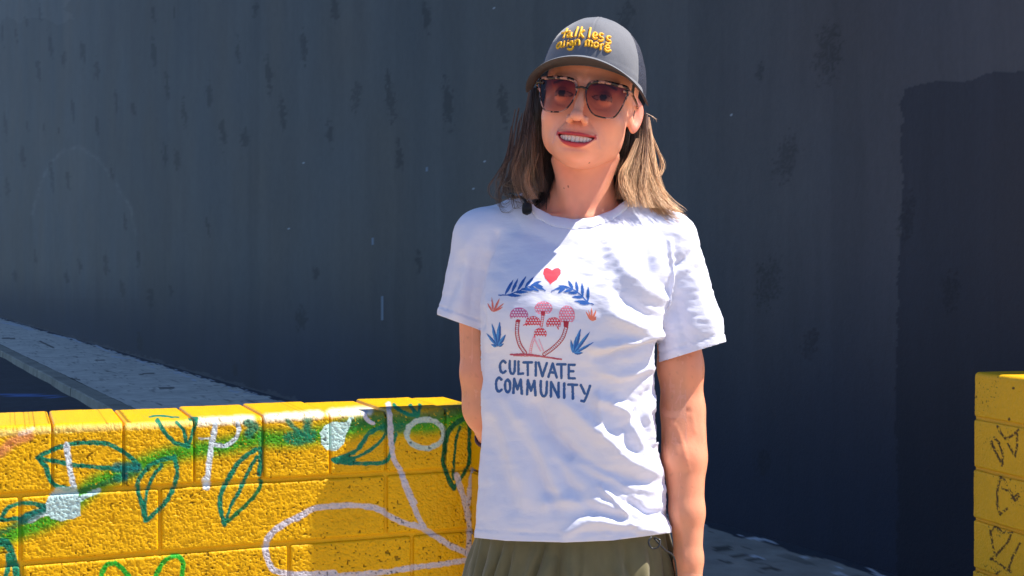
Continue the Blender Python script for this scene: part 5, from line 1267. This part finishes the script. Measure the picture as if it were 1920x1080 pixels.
# ------------------------------------------------------------------ trousers, shoes
TS = np.array([(975, 896, 1255, .100), (1000, 892, 1260, .104), (1040, 882, 1266, .112), (1085, 868, 1272, .120), (1140, 860, 1280, .124), (1200, 862, 1284, .122)], float)
nz_, nph = 90, 420; yy = np.linspace(975, 1205, nz_); PHI = np.linspace(0, 2 * np.pi, nph, endpoint=False)
xl, xr, bb = [np.interp(yy, TS[:, 0], TS[:, k]) for k in (1, 2, 3)]
k_ = np.ones(7) / 7
cx = (xl + xr) / 2; a_ = (xr - xl) / 2
YY, PP = np.meshgrid(yy, PHI, indexing='ij')
tt = sstep(985, 1060, YY)
pl = .0034 + .0125 * tt
ple = pl * (np.abs(np.sin(PP * 15 + 1.6 * np.sin(PP * 3) + 1.4 * fbm(PP * 3, YY / 90, seed=600))) - .5) * (.6 + .8 * vnoise(PP * 6, 0, seed=603)) + .004 * tt * fbm(PP * 5, YY / 80, seed=601)
c3 = W(cx, yy, .034); A3 = a_ / 1200
V = np.stack([c3[:, 0][:, None] + (A3[:, None] + ple) * np.cos(PP), c3[:, 1][:, None] + (bb[:, None] + ple) * np.sin(PP), np.broadcast_to(c3[:, 2][:, None], PP.shape)], -1)
M_OLV = mat_simple('olive_cotton', lin(104, 97, 66), .8, .10, 60, .4, 900, .0007, sheen=.2, sc3=(1, 1, .5))
trp = [(V.reshape(-1, 3), grid_faces(nz_, nph, wrap_v=True))]
for sx, xa in ((-1, 1000), (1, 1144)):
    rows = []
    for k, (py_, r_, dx) in enumerate(((1170, .088, 0), (1260, .092, 2), (1400, .090, 6), (1560, .085, 10), (1720, .082, 12), (1860, .075, 14), (1930, .058, 14), (1950, .054, 14))):
        c_ = W(xa + sx * dx, py_, .034); ph_ = np.linspace(0, 2 * np.pi, 48, endpoint=False)
        rr_ = r_ * (1 + .03 * np.sin(ph_ * 5 + k * 1.7) + .02 * np.sin(ph_ * 9 + k))
        rows.append(np.stack([c_[0] + rr_ * np.cos(ph_) * .98, c_[1] + rr_ * np.sin(ph_) * 1.05, np.full(48, c_[2]) + .006 * np.sin(ph_ * 3 + k)], -1))
    trp.append((np.concatenate(rows), grid_faces(len(rows), 48, wrap_v=True)))
V_, F_, _ = join(trp)
trousers = wmesh('trousers', V_, F_, M_OLV)
for sx, xa in ((-1, 986), (1, 1158)):
    fcx = W(xa, 1990, .03)[0]; ns_ = 22; rows = []
    for i, t in enumerate(np.linspace(0, 1, ns_)):
        y_ = 2.13 - .26 * t; w_ = .030 + .012 * math.sin(math.pi * min(1, t * 1.05)) + .008 * (t > .5) * math.sin(math.pi * (t - .5) * 2); h_ = .085 - .045 * sstep(.25, .8, t) 
        e_ = math.sqrt(max(0.02, 1 - abs(2 * t - 1) ** 6)); th_ = np.linspace(0, 2 * np.pi, 28, endpoint=False)
        zc_ = h_ / 2 + .002; rows.append(np.stack([fcx + w_ * e_ * np.sign(np.cos(th_)) * np.abs(np.cos(th_)) ** .7, np.full(28, y_), np.maximum(.001, zc_ + h_ / 2 * e_ * np.sign(np.sin(th_)) * np.abs(np.sin(th_)) ** .7)], -1))
    V_ = np.concatenate(rows + [rows[0].mean(0)[None], rows[-1].mean(0)[None]]); F_ = grid_faces(ns_, 28, wrap_v=True)
    j = np.arange(28); F_ = np.concatenate([F_, np.stack([np.full(28, ns_ * 28), (j + 1) % 28, j, j], -1), np.stack([np.full(28, ns_ * 28 + 1), (ns_ - 1) * 28 + j, (ns_ - 1) * 28 + (j + 1) % 28, (ns_ - 1) * 28 + (j + 1) % 28], -1)])
    M_SHOE = bpy.data.materials.get('canvas_shoe') or mat_simple('canvas_shoe', lin(225, 222, 214), .8, .06, 300)
    so = wmesh('shoe', V_, tris_of(F_), M_SHOE)
    Vq, Fq = boxm((fcx, 2.0, .010), (.084, .268, .018)); 
# black draw cord with its toggle at the waist
M_BLK = mat_simple('black_plastic', (.012, .012, .014), .35, .1, 100)
def onfront(px, py, d): return W(px, py, d)
cord = spline([W(1226, 1008, -.080), W(1236, 1020, -.083), W(1248, 1032, -.080), W(1264, 1046, -.072), W(1270, 1090, -.07)], 24)
V1_, F1_ = tube(cord, .0016, 6); loopc = spline([W(1222, 1006, -.084), W(1216, 1016, -.090), W(1222, 1028, -.092), W(1234, 1026, -.092), W(1238, 1014, -.088), W(1228, 1008, -.084)], 20); V2_, F2_ = tube(loopc, .0015, 6)
V_, F_, _ = tube_mesh([(V1_, F1_), (V2_, F2_)]); dc = wmesh('drawcord', V_, F_, M_BLK, parent=trousers)
# dark bracelet on the wrist behind her hip
wc = A_L[4] * .55 + A_L[3] * .45; ax_ = A_L[4] - A_L[3]; ax_ /= np.linalg.norm(ax_); e1_ = np.cross(ax_, [0, 1., 0]); e1_ /= np.linalg.norm(e1_); e2_ = np.cross(ax_, e1_)
th = np.linspace(0, 2 * np.pi, 40); V_, F_ = tube(np.array([wc + .0325 * (math.cos(t) * e1_ + math.sin(t) * e2_) for t in th]), .0032, 8, cap=False)
wmesh('bracelet', V_, F_, mat_simple('bracelet_cord', lin(70, 28, 34), .6, .2, 300))

# ------------------------------------------------------------------ clip-on microphone on the collar
MB = W(990, 392, -.075)
def surf(px, py, off):
    d_ = ray(px, py); h_, n_, _i, _d = bv.ray_cast(Vector((0, 0, CAMZ)), Vector(d_))
    if h_ is None: return W(px, py, -.03)
    return np.array(h_) - np.array(d_) * off
mic = empty('lapel_microphone', tuple(surf(990, 392, .01))); tag(mic, 'small black clip-on microphone on the white collar, below the hair', 'microphone')
MBp = np.array(mic.location)
def mm(name, V, F, mat, parent=mic): return mesh_obj(name, V - MBp, F, mat, parent=parent)
pc = spline([surf(989, 380, .026), surf(988, 391, .026), surf(988, 403, .026)], 14); rr_ = .0078 * np.sqrt(np.clip(1 - np.linspace(-1, 1, 14) ** 4, .03, 1)); V_, F_ = tube(pc, rr_, 14); mm('windscreen', V_, tris_of(F_), mat_simple('black_foam', (.01, .01, .014), .9, .2, 900, .8, 900, .001))
V_, F_ = tube(np.array([surf(992, 396, .024), surf(1001, 388, .024), surf(1010, 377, .026)]), .0032, 8); mm('clip', V_, tris_of(F_), M_BLK)
pc = spline([surf(1010, 376, .026), surf(1014, 386, .026), surf(1013, 397, .024)], 10); rr_ = .0060 * np.sqrt(np.clip(1 - np.linspace(-1, 1, 10) ** 4, .03, 1)); V_, F_ = tube(pc, rr_, 10); mm('clip_jaw', V_, tris_of(F_), M_BLK)
pc = spline([surf(987, 384, .026), surf(983, 374, .026), surf(974, 369, .026), surf(964, 369, .022), surf(957, 364, .012)], 20); V_, F_ = tube(pc, .0024, 7); mm('cable', V_, tris_of(F_), M_BLK)
V_, F_ = tube(np.array([surf(990, 374, .026), surf(1001, 388, .026)]), .0012, 6); mm('clip_bar', V_, tris_of(F_), M_BLK)
